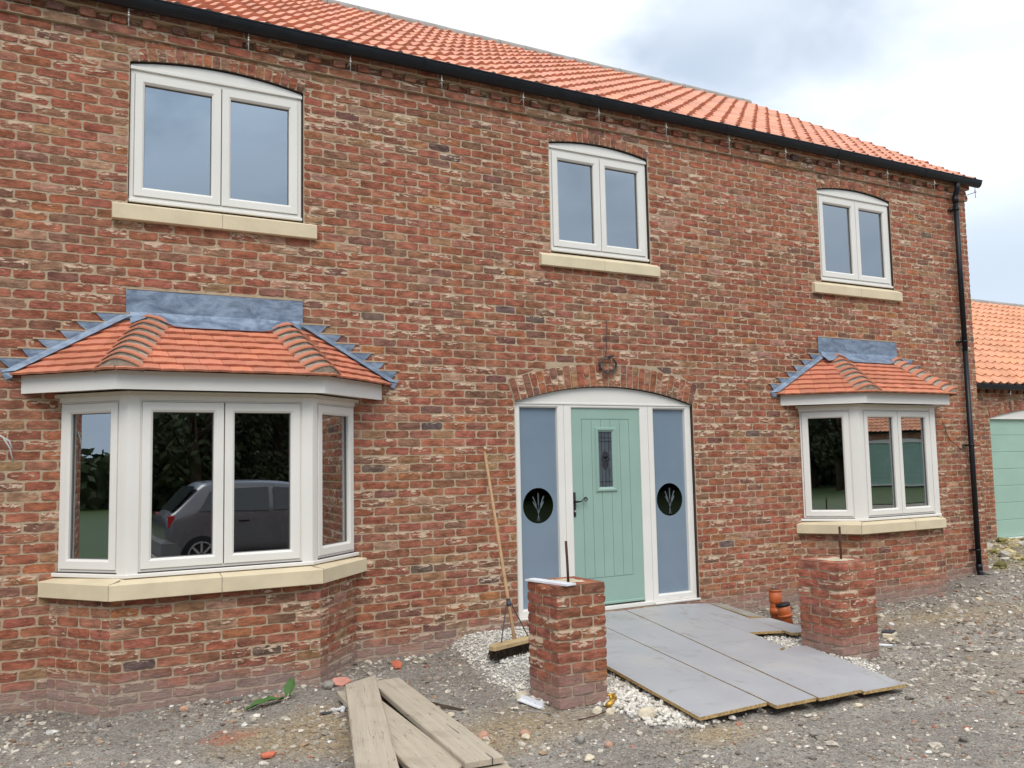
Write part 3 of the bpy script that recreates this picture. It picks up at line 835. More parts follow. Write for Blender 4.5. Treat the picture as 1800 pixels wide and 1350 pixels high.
# frosted side lights with a clear disc and an etched ear of wheat
for (a, b, z0, cu) in ((.098, .527, .242, .308), (1.720, 2.148, .246, 1.934)):
    sm = MB(); n = 40; cv, r = 1.217, .172; gw = dw-.045
    C = [(cu + r*math.cos(2*PI*i/n), cv + r*math.sin(2*PI*i/n)) for i in range(n)]
    def onrect(x, z):
        dx, dz = x-cu, z-cv
        k = min(((b-cu) if dx > 0 else (a-cu))/dx if abs(dx) > 1e-9 else 9e9, ((2.174-cv) if dz > 0 else (z0-cv))/dz if abs(dz) > 1e-9 else 9e9)
        return (cu+dx*k, cv+dz*k)
    O = [onrect(*q) for q in C]
    vs = [T_(x, gw, z) for x, z in C] + [T_(x, gw, z) for x, z in O]
    fs = [(i, (i+1) % n, n+(i+1) % n, n+i) for i in range(n)]
    sm.add(vs, fs)
    for (qx, qz) in ((a, z0), (b, z0), (a, 2.174), (b, 2.174)):
        i = min(range(n), key=lambda i: math.atan2(0, 1) + abs(((math.atan2(O[i][1]-cv, O[i][0]-cu) - math.atan2(qz-cv, qx-cu) + PI) % (2*PI)) - PI))
        for (p, q) in ((O[i-1], O[i]), (O[i], O[(i+1) % n])):
            if abs(p[0]-q[0]) > 1e-4 and abs(p[1]-q[1]) > 1e-4:
                sm.add([T_(p[0], gw, p[1]), T_(q[0], gw, q[1]), T_(qx, gw, qz)], [(0, 1, 2)])
    sm.build('side_light', M['frost'], front)
    cm = MB(); cm.add([T_(x, gw-.001, z) for x, z in C], [tuple(range(n))])
    cm.build('clear_disc', M['glass_clear'], front)
    em = MB()
    for (du, lean, h0, h1) in ((0, 0, -.02, .118), (-.012, -.42, -.03, .085), (.012, .42, -.03, .085), (-.02, -.62, -.05, .03), (.02, .62, -.05, .03)):
        p0 = (cu + du*.4, cv - .055)
        def pt(t): return (p0[0] + lean*t*(1+.6*t*2)*.8, p0[1] + t)
        L = h1 + .055
        em.tube([T_(*(pt(L*q)[0], gw+.002, pt(L*q)[1])) for q in (0, .3, .6, 1)], [.0014, .0014, .0012, .0006], 4)
        for q in [0.35 + .065*i for i in range(10)]:
            c = pt(L*q); d = pt(L*q+.014); 
            for s in (-1, 1):
                em.tube([T_(c[0], gw+.002, c[1]), T_(c[0]+s*.0055 + (d[0]-c[0])*.5, gw+.002, c[1]+.007), T_(d[0]+s*.003, gw+.002, d[1]+.004)], [.0010, .0017, .0005], 4)
        em.tube([T_(p0[0], gw+.002, p0[1]), T_(cu - du*.9, gw+.002, cv-.15)], .0011, 4)
    em.tube([T_(cu-.014, gw+.002, cv-.058), T_(cu+.014, gw+.002, cv-.062)], .002, 4)
    em.build('etched_wheat', M['etch'], front)

# ------------------------------------------------------------------ roof
def pantile_roof(mb, X0, X1, y0, z0, y1, z1, rows, cw=.24):
    L = math.hypot(y1-y0, z1-z0); d = ((y1-y0)/L, (z1-z0)/L); nv = (-d[1], d[0])
    n = int(round((X1-X0)/cw)); cw = (X1-X0)/n; K = 11
    def prof(s):
        s = s % 1
        return .040*math.exp(-((s-.68)/.20)**2) + .040*math.exp(-((s+.32)/.20)**2) + .010*math.exp(-((s-.06)/.09)**2) + .010*math.exp(-((s-1.06)/.09)**2)
    def P(x, t, h): return (x, y0 + d[0]*t + nv[0]*h, z0 + d[1]*t + nv[1]*h)
    for r in range(rows):
        t0 = L*r/rows; t1 = L*(r+1.08)/rows
        t1 = min(t1, L)
        for c in range(n):
            k = RN.uniform(.86, 1.10); col = (k*RN.uniform(.96, 1.03), k, k*RN.uniform(.94, 1.06), 1)
            lf = RN.uniform(-.004, .006); sl = RN.uniform(-.009, .009); sk = RN.uniform(-.005, .005)
            lo, mid, hi, un = [], [], [], []
            for i in range(K+1):
                s = i/K; x = X0 + (c+s)*cw + (.004 if i == K else 0); h = prof(s)
                lo.append(P(x, t0-.014+sl, h*1.12+.034+lf+sk*i/K)); hi.append(P(x, t1, h+.003)); un.append(P(x, t0-.006+sl, h*.9+.002+lf))
            mb.loft([un, lo], 0, closed=False, cap=False, col=col); mb.loft([lo, hi], 0, closed=False, cap=False, col=col)
rf = MB()
ROWS = 18
pantile_roof(rf, XL-.1, 7.30, -.115, 5.335, 4.085, 7.99, ROWS)
rf.add([(XL-.1, -.10, 5.30), (7.29, -.10, 5.30), (7.29, 4.085, 7.955), (XL-.1, 4.085, 7.955)], [(0, 1, 2, 3)], 1)
rf.add([(XL-.1, 8.3, 5.30), (7.29, 8.3, 5.30), (7.29, 4.085, 7.955), (XL-.1, 4.085, 7.955)], [(0, 1, 2, 3)], 1)
roof = rf.build('roof', [M['pantile'], M['bed']], house, True, True)
def ridge_run(name, x0, x1, y, z, r, ln, parent):
    rm = MB(); x = x0
    while x < x1-.02:
        e = min(x+ln, x1); dz = RN.uniform(-.003, .003)
        arc = [(y + r*math.cos(a), z + r*math.sin(a)*.9 + dz) for a in [PI*(-.12 + 1.24*i/10) for i in range(11)]]
        rm.loft([[(x, p, q) for p, q in arc], [(e-.006, p, q) for p, q in arc]], 0, closed=False)
        arc2 = [(y + (r-.012)*math.cos(a), z + (r-.012)*math.sin(a)*.9) for a in [PI*(-.12 + 1.24*i/10) for i in range(11)]]
        rm.loft([[(e-.006, p, q) for p, q in arc2], [(e, p, q) for p, q in arc2]], 1, closed=False)
        x = e
    rm.add([(x1, y + r*.95*math.cos(PI*i/10), z + r*.85*math.sin(PI*i/10)) for i in range(11)], [tuple(range(11))], 1)
    return rm.build(name, [M['ridge'], M['bed']], parent, True)
ridge_run('ridge', XL-.1, 7.29, 4.09, 7.985, .115, .45, roof)

# gutter with its rise and fall brackets
def gutter_mesh(x0, x1, yc, zt, r, dp):
    g = MB(); N = 12
    outer = [(yc + r*math.cos(PI + PI*i/N), zt + dp*math.sin(PI + PI*i/N)) for i in range(N+1)]
    inner = [(yc + (r-.006)*math.cos(2*PI - PI*i/N), zt + (dp-.006)*math.sin(2*PI - PI*i/N)) for i in range(N+1)]
    prof = outer + inner
    g.loft([[(x, p, q) for p, q in prof] for x in (x0, x1)])
    for x in (x0, x1): g.add([(x, p, q) for p, q in outer], [tuple(range(N+1))])
    lip = [(yc-r-.002, zt-.012), (yc-r-.007, zt-.010), (yc-r-.007, zt+.001), (yc-r+.004, zt+.002)]
    g.loft([[(x, p, q) for p, q in lip] for x in (x0, x1)])
    return g, outer
gm, outer = gutter_mesh(XL-.1, 7.345, -.128, 5.365, .062, .092)
N = 12
for x in (-2.75, -.93, .9, 2.75, 4.55, 6.2):       # union clips
    o2 = [(-.128 + .066*math.cos(PI + PI*i/N), 5.368 + .097*math.sin(PI + PI*i/N)) for i in range(N+1)]
    o3 = [(-.128 + .0615*math.cos(2*PI - PI*i/N), 5.366 + .0915*math.sin(2*PI - PI*i/N)) for i in range(N+1)]
    gm.loft([[(x+s, p, q) for p, q in o2+o3] for s in (-.025, .025)])
gut = gm.build('gutter', M['black'], house, False)
for x in (-4.34, -3.47, -2.54, -1.65, -.76, .12, 1.02, 1.90, 2.80, 3.68, 4.58, 5.47, 6.40, 7.27):
    b = MB(); y = -.125
    b.tube([(x, y, 5.275), (x, y, 5.125)], .0042, 6)
    b.tube([(x, y, 5.222), (x, y, 5.208)], .0105, 6)
    b.tube([(x, y, 5.24), (x, y, 5.23)], .009, 6)
    b.tube([(x, y, 5.205), (x, 0.0, 5.20)], .005, 6)
    b.tube([(x, y, 5.205), (x, y-.02, 5.206)], .006, 6)
    b.build('gutter_bracket', M['zinc'], gut, True)
# downpipe with swan neck and shoe
dp = MB(); X = 6.885; Y = -.085
dp.tube([(X-.01, -.128, 5.29), (X-.01, -.128, 5.215), (X-.005, -.124, 5.19), (X, -.095, 5.135), (X, Y, 5.11), (X, Y, 5.06)], .036, 14)
dp.tube([(X, Y, 5.10), (X, Y, 3.0)], .035, 16); dp.tube([(X, Y, 5.11), (X, Y, 5.02)], .041, 16)
dp.tube([(X, Y, 3.005), (X, Y, .17)], .0345, 16)
dp.tube([(X, Y, .20), (X, Y, .12)], .042, 16)
pipe = dp.build('downpipe', M['black'], house, True)
sh = MB(); sh.tube([(X, Y, .14), (X, Y-.005, .085), (X+.03, Y-.045, .045), (X+.075, Y-.10, .028), (X+.09, Y-.125, .022)], [.038, .04, .042, .044, .047], 14, cap=True)
sh.tube([(X-.005, Y-.01, .055), (X-.005, Y-.01, .005)], .05, 12)
sh.bbox(X-.13, X+.16, Y-.17, Y+.075, -.005, .018, .005)
sh.build('drain_shoe', M['black'], pipe, True)
for z in (4.93, 3.13, 1.75, .38):
    c = MB(); c.tube([(X, Y, z-.014), (X, Y, z+.014)], .0405, 16); c.bbox(X-.075, X-.03, -.045, -.004, z-.010, z+.010, .003)
    c.box(X-.02, X+.02, -.06, -.004, z-.012, z+.012)
    c.build('pipe_clip', M['black'], pipe, True)

# rooms behind the glass
rm = MB()
def room(x0, x1, y0, y1, z0, z1):
    rm.add([(x0, y0, z0), (x1, y0, z0), (x1, y1, z0), (x0, y1, z0)], [(0, 1, 2, 3)], 1)
    rm.add([(x0, y0, z1), (x1, y0, z1), (x1, y1, z1), (x0, y1, z1)], [(3, 2, 1, 0)])
    rm.add([(x0, y1, z0), (x1, y1, z0), (x1, y1, z1), (x0, y1, z1)], [(0, 1, 2, 3)])
    for x in (x0, x1): rm.add([(x, y0, z0), (x, y1, z0), (x, y1, z1), (x, y0, z1)], [(0, 1, 2, 3)])
for (a, b) in ((XL+.02, -.90), (-.80, 2.9), (3.0, XR-.05)):
    room(a, b, .105, 5.0, .12, 2.52); room(a, b, .105, 5.0, 2.78, 5.25)
rm.build('room_lining', [M['plaster'], M['carpet']], house)
# ================================================================== GARAGE beyond the corner
GX, GY = 13.15, 2.30
garage = empty('garage', (GX, GY, 0), 'low brick garage with bright orange roof and green sectional door beyond the house corner', 'garage')
GT = Facet((0, GY), (1, 0))
opG = Opening(11.03, 15.25, .02, 2.262, .21, .21)
gw = MB()
courses(gw, GT, 9.6, 15.6, -3, 35, [opG], .05, w0=0)
mortar_sheet(gw, GT, 9.6, 21.0, -.3, 2.86, [opG], -.0045, .12)
gw.add([(9.6, GY, -.3), (9.6, 10.6, -.3), (9.6, 10.6, 2.85), (9.6, 6.5, 5.4), (9.6, GY, 2.85)], [(0, 1, 2, 3, 4)], 1)
gw.add([(21, GY, -.3), (21, 10.6, -.3), (21, 10.6, 2.85), (21, 6.5, 5.4), (21, GY, 2.85)], [(0, 1, 2, 3, 4)], 1)
courses(gw, GT, 9.6, 15.6, 35, 36, (), .1, w0=.03)
u = 9.6
while u < 15.6:
    z = 36*CH + JT/2
    brickq(gw, GT, [(u, z), (u+.108, z), (u+.108, z+BH), (u, z+BH)], .052, depth=.055); u += .226
gw.box(9.6, 21, -.1, .026, 35*CH, 36*CH+.003, 1, T=lambda a, b, c: GT(a, b, c))
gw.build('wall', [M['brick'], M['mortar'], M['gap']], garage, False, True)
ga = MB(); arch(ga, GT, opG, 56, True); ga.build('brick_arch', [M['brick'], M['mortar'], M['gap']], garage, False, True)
gd = MB(); w = -.06
for i in range(7):
    z0 = .14 + i*.303; gd.bbox(11.05, 15.23, w-.03, w, z0, z0+.298, .006, T=GT)
gd.box(11.05, 15.23, w-.03, w-.008, .12, 2.27, T=GT)
gdo = gd.build('garage_door', M['garage_green'], garage)
gh_ = MB(); N = 20; xs = [11.04 + 4.2*i/N for i in range(N+1)]
for i in range(N):
    gh_.add([GT(xs[i], -.02, 2.262), GT(xs[i+1], -.02, 2.262), GT(xs[i+1], -.02, max(2.263, opG.intr(xs[i+1])-.006)), GT(xs[i], -.02, max(2.263, opG.intr(xs[i])-.006))], [(0, 1, 2, 3)])
gh_.box(11.04, 15.24, -.06, -.004, 2.245, 2.268, T=GT)
gh_.build('head_panel', M['upvc'], garage)
gt = MB(); gt.bbox(11.02, 15.26, -.10, .03, .045, .125, .006, T=GT); gt.build('threshold', M['upvc'], garage)
gt = MB(); gt.box(11.0, 15.3, -.12, .01, -.2, .045, T=GT); gt.build('plinth_strip', M['dark_bit'], garage)
gr = MB(); pantile_roof(gr, 9.45, 21.1, GY-.19, 2.845, 6.5, 5.49, 16)
gr.add([(9.5, GY-.18, 2.81), (21, GY-.18, 2.81), (21, 6.5, 5.45), (9.5, 6.5, 5.45)], [(0, 1, 2, 3)], 1)
gr.add([(9.5, 10.7, 2.81), (21, 10.7, 2.81), (21, 6.5, 5.45), (9.5, 6.5, 5.45)], [(0, 1, 2, 3)], 1)
gro = gr.build('roof', [M['pantile_orange'], M['bed']], garage, True, True)
ridge_run('ridge', 9.45, 21.1, 6.5, 5.47, .11, .45, gro)
g2, _ = gutter_mesh(9.45, 21.1, GY-.185, 2.845, .06, .09); g2o = g2.build('gutter', M['black'], garage)
for x in (10.2, 11.4, 12.6, 13.8, 15.0):
    c = MB(); c.tube([(x, GY-.185, 2.755), (x, GY-.185, 2.62)], .0042, 6); c.tube([(x, GY-.185, 2.69), (x, GY, 2.68)], .005, 6); c.build('gutter_bracket', M['zinc'], g2o, True)

# ================================================================== GROUND
def ss(v, a, b):
    t = min(1, max(0, (v-a)/(b-a))); return t*t*(3-2*t)
def inside(x, y, P):
    c = False; n = len(P); j = n-1
    for i in range(n):
        if (P[i][1] > y) != (P[j][1] > y) and x < (P[j][0]-P[i][0])*(y-P[i][1])/(P[j][1]-P[i][1])+P[i][0]: c = not c
        j = i
    return c
def dist_in(x, y, P):
    """signed distance to polygon edge, positive inside"""
    d = 9e9
    for (a, b) in zip(P, P[1:] + P[:1]):
        vx, vy = b[0]-a[0], b[1]-a[1]; t = max(0, min(1, ((x-a[0])*vx+(y-a[1])*vy)/(vx*vx+vy*vy)))
        d = min(d, math.hypot(a[0]+vx*t-x, a[1]+vy*t-y))
    return d if inside(x, y, P) else -d
GRAV = [(-.68, .1), (-.74, -.5), (-.90, -1.15), (-1.0, -1.75), (-.97, -2.02), (-.60, -2.10), (-.56, -2.42), (-.60, -2.80), (-.38, -3.0), (.0, -2.92), (.9, -2.95), (1.40, -3.0),
        (1.78, -2.55), (2.0, -2.2), (2.2, -1.7), (2.3, -1.1), (2.28, -.5), (2.3, .1)]
def nz(x, y, s, o=0.0): return noise.noise(Vector((x*s, y*s, o)))
def gh(x, y):
    z = -.045 + .015*nz(x, y, .7) + .014*nz(x, y, 2.3, 3) + .009*nz(x, y, 6, 5) + .009*nz(x, y, 14, 8) + .004*nz(x, y, 27, 4)
    z += .105*ss(x, 5.4, 7.0)*ss(y, -1.6, -.1) + .05*ss(x, 7.2, 9)*ss(y, -1.0, 1.0)
    z += .020*ss(y, -.5, 0)*ss(x, -2.2, -1.2)*(1-ss(x, 2.6, 3.2)) - .03*ss(y, -2.2, -.3)*(1-ss(x, -4.0, -3.0))
    if x > 7.3 and y > -1.5: z += .05*abs(nz(x, y, 1.6, 12))
    if -1.6 < x < 2.8 and -3.4 < y < .4:
        d = dist_in(x, y, GRAV)
        if d > -.25:
            g = .105 + .052*y + .012*nz(x, y, 4, 2)
            if x > .6: g = .075 + .034*y + .008*nz(x, y, 4, 2)
            k = ss(d, -.12, .22); z = z*(1-k) + max(g, z+.012)*k
    return z
def axis(lo, hi, d, a, b):
    v = []; q = lo
    while q < hi: v.append(q); q += d
    v.append(hi)
    st = d; q = hi
    while q < b: st *= 1.35; q += st; v.append(q)
    st = d; q = lo
    while q > a: st *= 1.35; q -= st; v.insert(0, q)
    return v
GXs = axis(-5.2, 8.6, .033, -400, 400); GYs = axis(-5.4, .12, .033, -400, 400)
gm = MB(); nx, ny = len(GXs), len(GYs); vs = []; cols = []
for y in GYs:
    for x in GXs:
        near = -6 < x < 14 and -8 < y < 3
        z = gh(x, y) if near else -.045
        gk = 0
        if -1.6 < x < 2.8 and -3.4 < y < .4: gk = ss(dist_in(x, y, GRAV) + .06*nz(x, y, 7, 1), -.05, .06)
        sand = 0
        if near:
            def blob(cx, cy, rx, ry): return max(0, 1 - math.hypot((x-cx)/rx, (y-cy)/ry))
            b = max(blob(-2.45, -1.75, .75, .75)*1.3, blob(-1.35, -2.35, .75, .55)*.95, blob(-.35, -3.15, .55, .3), blob(4.2, -1.35, 2.2, .8)*.85, blob(9.5, 1.2, 3.6, 1.9)*1.5, blob(3.4, -3.2, 2.6, 1.0)*.30)
            sand = min(1, max(0, b*1.5 + .55*nz(x, y, 2.1, 6) - .05)) if b > 0 else 0
        dark = 0
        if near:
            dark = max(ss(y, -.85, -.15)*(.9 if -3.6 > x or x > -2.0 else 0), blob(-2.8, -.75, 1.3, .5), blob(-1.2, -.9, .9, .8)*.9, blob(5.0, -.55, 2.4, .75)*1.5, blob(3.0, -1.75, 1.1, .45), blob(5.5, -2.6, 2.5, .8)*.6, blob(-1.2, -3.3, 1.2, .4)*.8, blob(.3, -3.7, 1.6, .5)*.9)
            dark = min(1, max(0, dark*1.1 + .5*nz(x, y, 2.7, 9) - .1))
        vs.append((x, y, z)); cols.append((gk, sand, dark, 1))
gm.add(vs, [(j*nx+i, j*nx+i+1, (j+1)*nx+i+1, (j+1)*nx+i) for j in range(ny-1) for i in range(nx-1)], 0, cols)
def ground_mat():
    t = NT('hardcore ground'); P = t.pos(); a = t.attr('col')
    s = t.n('ShaderNodeSeparateColor', ins={0: a.outputs['Color']})
    n = t.noise(P, 1.6, 6, .65); f = t.noise(P, 22, 6, .75); ff = t.noise(P, 85, 4, .75)
    c = t.mix(t.step(n, .3, .7), (.25, .225, .195), (.38, .345, .30))
    c = t.mix(s.outputs[1], c, t.mix(f, (.29, .215, .125), (.44, .35, .235)))
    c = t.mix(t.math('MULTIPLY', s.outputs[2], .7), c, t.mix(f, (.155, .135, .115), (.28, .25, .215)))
    # pebbles of several sizes bedded in the fines
    hs = None
    for (sc, thr, k) in ((17, .32, 1.), (38, .36, .8), (85, .38, .5)):
        v = t.n('ShaderNodeTexVoronoi', ins={'Vector': t.map(P, (1, 1, 1.2), (sc, 2, 1)), 'Scale': sc, 'Randomness': 1.0})
        m = t.step(v.outputs['Distance'], thr*.75, thr, 1, 0)
        r = t.n('ShaderNodeSeparateColor', ins={0: v.outputs['Color']}).outputs
        on = t.math('MULTIPLY', m, t.step(r[0], .40, .44))
        pc = t.mix(t.step(r[1], 0, 1), (.17, .15, .13), (.54, .475, .385))
        pc = t.mix(t.step(r[2], .88, .9), pc, (.36, .19, .13))
        c = t.mix(t.math('MULTIPLY', on, .9), c, pc)
        h = t.math('MULTIPLY', t.math('MULTIPLY', t.step(v.outputs['Distance'], 0, thr, 1, 0), on), k)
        hs = h if hs is None else t.math('ADD', hs, h)
    c = t.mix(s.outputs[0], c, t.mix(f, (.42, .39, .34), (.60, .57, .52)))
    # red brick dust in front of the left bay
    d = t.n('ShaderNodeVectorMath', operation='DISTANCE', ins={0: t.map(P, (1, 1.35, 0)), 1: (-2.96, -1.535*1.35, 0)}).outputs['Value']
    rd = t.math('MULTIPLY', t.step(t.math('ADD', d, t.math('MULTIPLY', t.math('SUBTRACT', t.noise(P, 9, 4), .5), .30)), .08, .22, 1, 0), t.step(f, .38, .58))
    c = t.mix(t.math('MULTIPLY', rd, .8), c, (.42, .135, .075))
    # moss on the rubble by the garage
    sx = t.n('ShaderNodeSeparateXYZ', ins={0: P}).outputs[0]
    c = t.mix(t.math('MULTIPLY', t.step(sx, 7.0, 7.8), t.step(t.noise(P, 3.5, 4), .52, .62, 0, .55)), c, (.17, .17, .05))
    c = t.mix(1., c, t.gray(t.step(ff, .3, .7, .62, 1.32)), 'MULTIPLY')
    c = t.mix(1., c, t.gray(t.step(f, .3, .7, .75, 1.22)), 'MULTIPLY')
    H = t.math('ADD', hs, t.math('ADD', t.math('MULTIPLY', f, .8), t.math('MULTIPLY', ff, .35)))
    return t.bsdf(c, .96, .12, 0, t.bump(H, 1., .02))
M['ground'] = ground_mat()
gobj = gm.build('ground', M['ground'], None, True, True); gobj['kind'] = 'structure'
lw_ = MB(); g = []
lw_.add([(-200, -300, -.02), (200, -300, -.02), (200, -14, -.02), (-200, -14, -.02)], [(0, 1, 2, 3)])
lw_.add([(-200, -14, -.02), (-9, -14, -.02), (-9, 60, -.02), (-200, 60, -.02)], [(0, 1, 2, 3)])
lawn = lw_.build('lawn', leaf_mat('lawn grass', (.045, .075, .018), (.075, .11, .03))); lawn['kind'] = 'structure'

# ------------------------------------------------------------------ stones
PHI = (1+5**.5)/2
ICO = [Vector(q).normalized() for q in ((-1, PHI, 0), (1, PHI, 0), (-1, -PHI, 0), (1, -PHI, 0), (0, -1, PHI), (0, 1, PHI), (0, -1, -PHI), (0, 1, -PHI), (PHI, 0, -1), (PHI, 0, 1), (-PHI, 0, -1), (-PHI, 0, 1))]
ICF = [(0,11,5),(0,5,1),(0,1,7),(0,7,10),(0,10,11),(1,5,9),(5,11,4),(11,10,2),(10,7,6),(7,1,8),(3,9,4),(3,4,2),(3,2,6),(3,6,8),(3,8,9),(4,9,5),(2,4,11),(6,2,10),(8,6,7),(9,8,1)]
def stone(mb, x, y, z, r, col, flat=.6, sink=.25, rough=.28):
    R = Matrix.Rotation(RN.uniform(0, 2*PI), 3, 'Z') @ Matrix.Rotation(RN.uniform(-.35, .35), 3, 'X')
    sx, sy, sz = r*RN.uniform(.8, 1.35), r*RN.uniform(.65, 1.0), r*RN.uniform(.75, 1.15)*flat
    vs = []
    for v in ICO:
        k = 1 + RN.uniform(-rough, rough)
        q = R @ Vector((v.x*sx*k, v.y*sy*k, v.z*sz*k)); vs.append((x+q.x, y+q.y, z + sz*(1-2*sink) + q.z))
    mb.add(vs, ICF, 0, col)
def stone_mat(name):
    t = NT(name); P = t.pos(); a = t.attr('col')
    n = t.noise(P, 45, 4, .6)
    c = t.mix(1., a.outputs['Color'], t.gray(t.step(n, .25, .75, .72, 1.25)), 'MULTIPLY')
    return t.bsdf(c, .94, .12, 0, t.bump(n, .4, .006))
M['stones'] = stone_mat('loose stones')

def plz(x, y): return .140 + .0365*y
BOARDS = [
    ('long grey flooring board nearest the left pillar, its edge over the white gravel', [(-.394, -3.015), (.201, -2.99), (.5965, -.640), (.010, -.622)], 0),
    ('short grey flooring board behind the left pillar, tight against the door sill', [(.012, -.620), (.5965, -.638), (.698, -.014), (.105, -.014)], 0),
    ('grey flooring board in the middle of the walkway, stepping forward of its left neighbour', [(.203, -3.076), (.566, -3.076), (1.102, -.690), (.598, -.690)], 0),
    ('short grey flooring board against the green door, left of the long brown seam', [(.600, -.6885), (1.102, -.6885), (1.238, -.014), (.700, -.014)], 0),
    ('long grey flooring board just right of the brown open seam, with a notched right edge', [(.575, -3.098), (.985, -3.098), (1.355, -1.975), (1.462, -1.93), (1.590, -1.382), (1.716, -.690), (1.112, -.690)], .0015),
    ('short grey flooring board at the door, right of the long brown seam', [(1.112, -.6885), (1.718, -.6885), (1.835, -.014), (1.250, -.014)], .0015),
    ('grey flooring board at the upper right of the walkway, under the right side light', [(1.594, -1.384), (1.916, -1.486), (2.205, -.150), (1.838, -.014), (1.720, -.690)], .001),
    ('grey flooring board at the lower right corner, in front of the right pillar', [(.996, -3.106), (1.412, -3.125), (1.69, -1.955), (1.613, -1.915), (1.482, -1.938), (1.370, -1.990)], -.013),
    ('narrow weathered offcut board tapering beside the wall, right of the side light', [(2.085, -.865), (2.203, -.990), (2.312, -.235), (2.215, -.143)], .004),
    ('small grey board end between the walkway and the terracotta drain pipe', [(1.912, -1.580), (2.039, -1.612), (2.185, -1.475), (2.232, -1.00), (2.048, -.925)], -.002)]
PILL = [(-.92, -2.205, .398, .792), (1.765, -2.27, .438, .76)]
PLANKS = [  # polygon on plan (x, y, top z), label
    ('scaffold plank lying on top of the pile, leftmost, with its slanted end near the bay', [(-2.047, -1.100, .072), (-2.89, -3.85, .060), (-2.656, -3.85, .060), (-1.763, -.955, .072)]),
    ('scaffold plank underneath, in the middle of the pile, with a rounded near end', [(-2.115, -1.10, .030), (-2.30, -2.93, .028), (-2.272, -2.99, .028), (-2.060, -3.02, .028), (-2.020, -2.985, .028), (-1.895, -1.10, .030)]),
    ('scaffold plank on the right of the pile, split by a crack at its near end', [(-1.832, -1.045, .052), (-2.045, -3.052, .056), (-1.820, -3.072, .056), (-1.608, -1.045, .052)]),
    ('scaffold plank running out of the picture at the bottom, under the ends of the others', [(-2.005, -2.985, .008), (-2.32, -4.55, .005), (-2.10, -4.60, .005), (-1.784, -3.03, .008)])]
BAYS = [[(-3.928, .1), (-3.56, -.50), (-2.045, -.50), (-1.573, .1)], [(3.79, .1), (4.19, -.50), (5.625, -.50), (6.12, .1)]]
def blocked(x, y, m=0.0):
    for (px, py, s, _) in PILL:
        if px-m < x < px+s+m and py-m < y < py+s+m: return True
    for b in BAYS:
        if dist_in(x, y, b) > -m: return True
    return y > -.012-m and x < 7.25+m
def on_board(x, y, m): return any(dist_in(x, y, P) > m for _, P, _ in BOARDS)
def on_plank(x, y, m): return any(dist_in(x, y, [(q[0], q[1]) for q in P]) > m for _, P in PLANKS)
SC = [((.26, .22, .18), 28), ((.35, .305, .245), 27), ((.19, .165, .14), 8), ((.45, .395, .32), 17), ((.56, .50, .41), 9), ((.30, .21, .14), 6), ((.33, .15, .10), 2.2), ((.60, .57, .52), 3)]
def scol():
    c = RN.choices([q for q, _ in SC], [w for _, w in SC])[0]; k = RN.uniform(.8, 1.2); return (c[0]*k, c[1]*k, c[2]*k, 1)
st = MB(); cnt = 0; tries = 0
while cnt < 24000 and tries < 190000:
    tries += 1
    # denser towards the camera and by the walls
    if RN.random() < .62: x = RN.uniform(-4.6, 2.4); y = RN.uniform(-4.7, -.02)
    else: x = RN.uniform(1.5, 8.4); y = RN.uniform(-4.2, -.02)
    if y < -1.55 - .62*(x+4.2) - .35 and x < 0.6: continue          # out of view
    if blocked(x, y, .0) or on_board(x, y, .02) or on_plank(x, y, .02): continue
    if -1.5 < x < 2.6 and dist_in(x, y, GRAV) > .02: continue
    cl = nz(x, y, 1.9, 21)
    if RN.random() > .55 + .9*cl: continue
    r = min(.032, (.0066 if (y < -1.0 and x < 2) else .0085)*math.exp(RN.gauss(0, .64))) * (1.25 if x > 2.5 else 1)
    stone(st, x, y, gh(x, y)-.003, r, scol(), RN.uniform(.35, .7), .28, .4); cnt += 1
tag(st.build('loose_gravel', M['stones'], None, False, True), None, kind='stuff')
wg = MB(); cnt = 0; tries = 0
while cnt < 9500 and tries < 90000:
    tries += 1
    x = RN.uniform(-1.1, 2.35); y = RN.uniform(-3.05, -.01)
    d = dist_in(x, y, GRAV)
    if d < -.05 or RN.random() > ss(d, -.07, .03) or blocked(x, y) or on_board(x, y, .05): continue
    big = 1.7 if (y < -2.0 and x < 0) else 1
    r = min(.026, RN.uniform(.0055, .0115)*big*(RN.uniform(1, 1.6) if RN.random() < .15 else 1)); k = RN.uniform(.62, 1.05)
    w = RN.random()
    stone(wg, x, y, gh(x, y) + RN.uniform(-.004, .008), r, (.76*k, (.73-.04*w)*k, (.67-.09*w)*k, 1), RN.uniform(.6, .95), .1, .32); cnt += 1
tag(wg.build('white_gravel', M['stones'], None, False, True), None, kind='stuff')
# mossy rubble bank by the garage
rb = MB()
for i in range(2600):
    x = RN.uniform(7.35, 14.5); y = RN.uniform(-1.1, 2.2)
    if x - 7.3 < (-.2-y)*1.2: continue
    r = .020*math.exp(RN.gauss(0, .7)); r = min(r, .13)
    k = RN.uniform(.7, 1.25); w = RN.random()
    c = (.48*k, .39*k, .22*k, 1) if w < .6 else ((.22*k, .20*k, .075*k, 1) if w < .8 else (.46*k, .43*k, .37*k, 1))
    stone(rb, x, y, gh(x, y) - .004, r, c, RN.uniform(.45, .7))
tag(rb.build('mossy_rubble', M['stones'], None, False, True), None, kind='stuff')
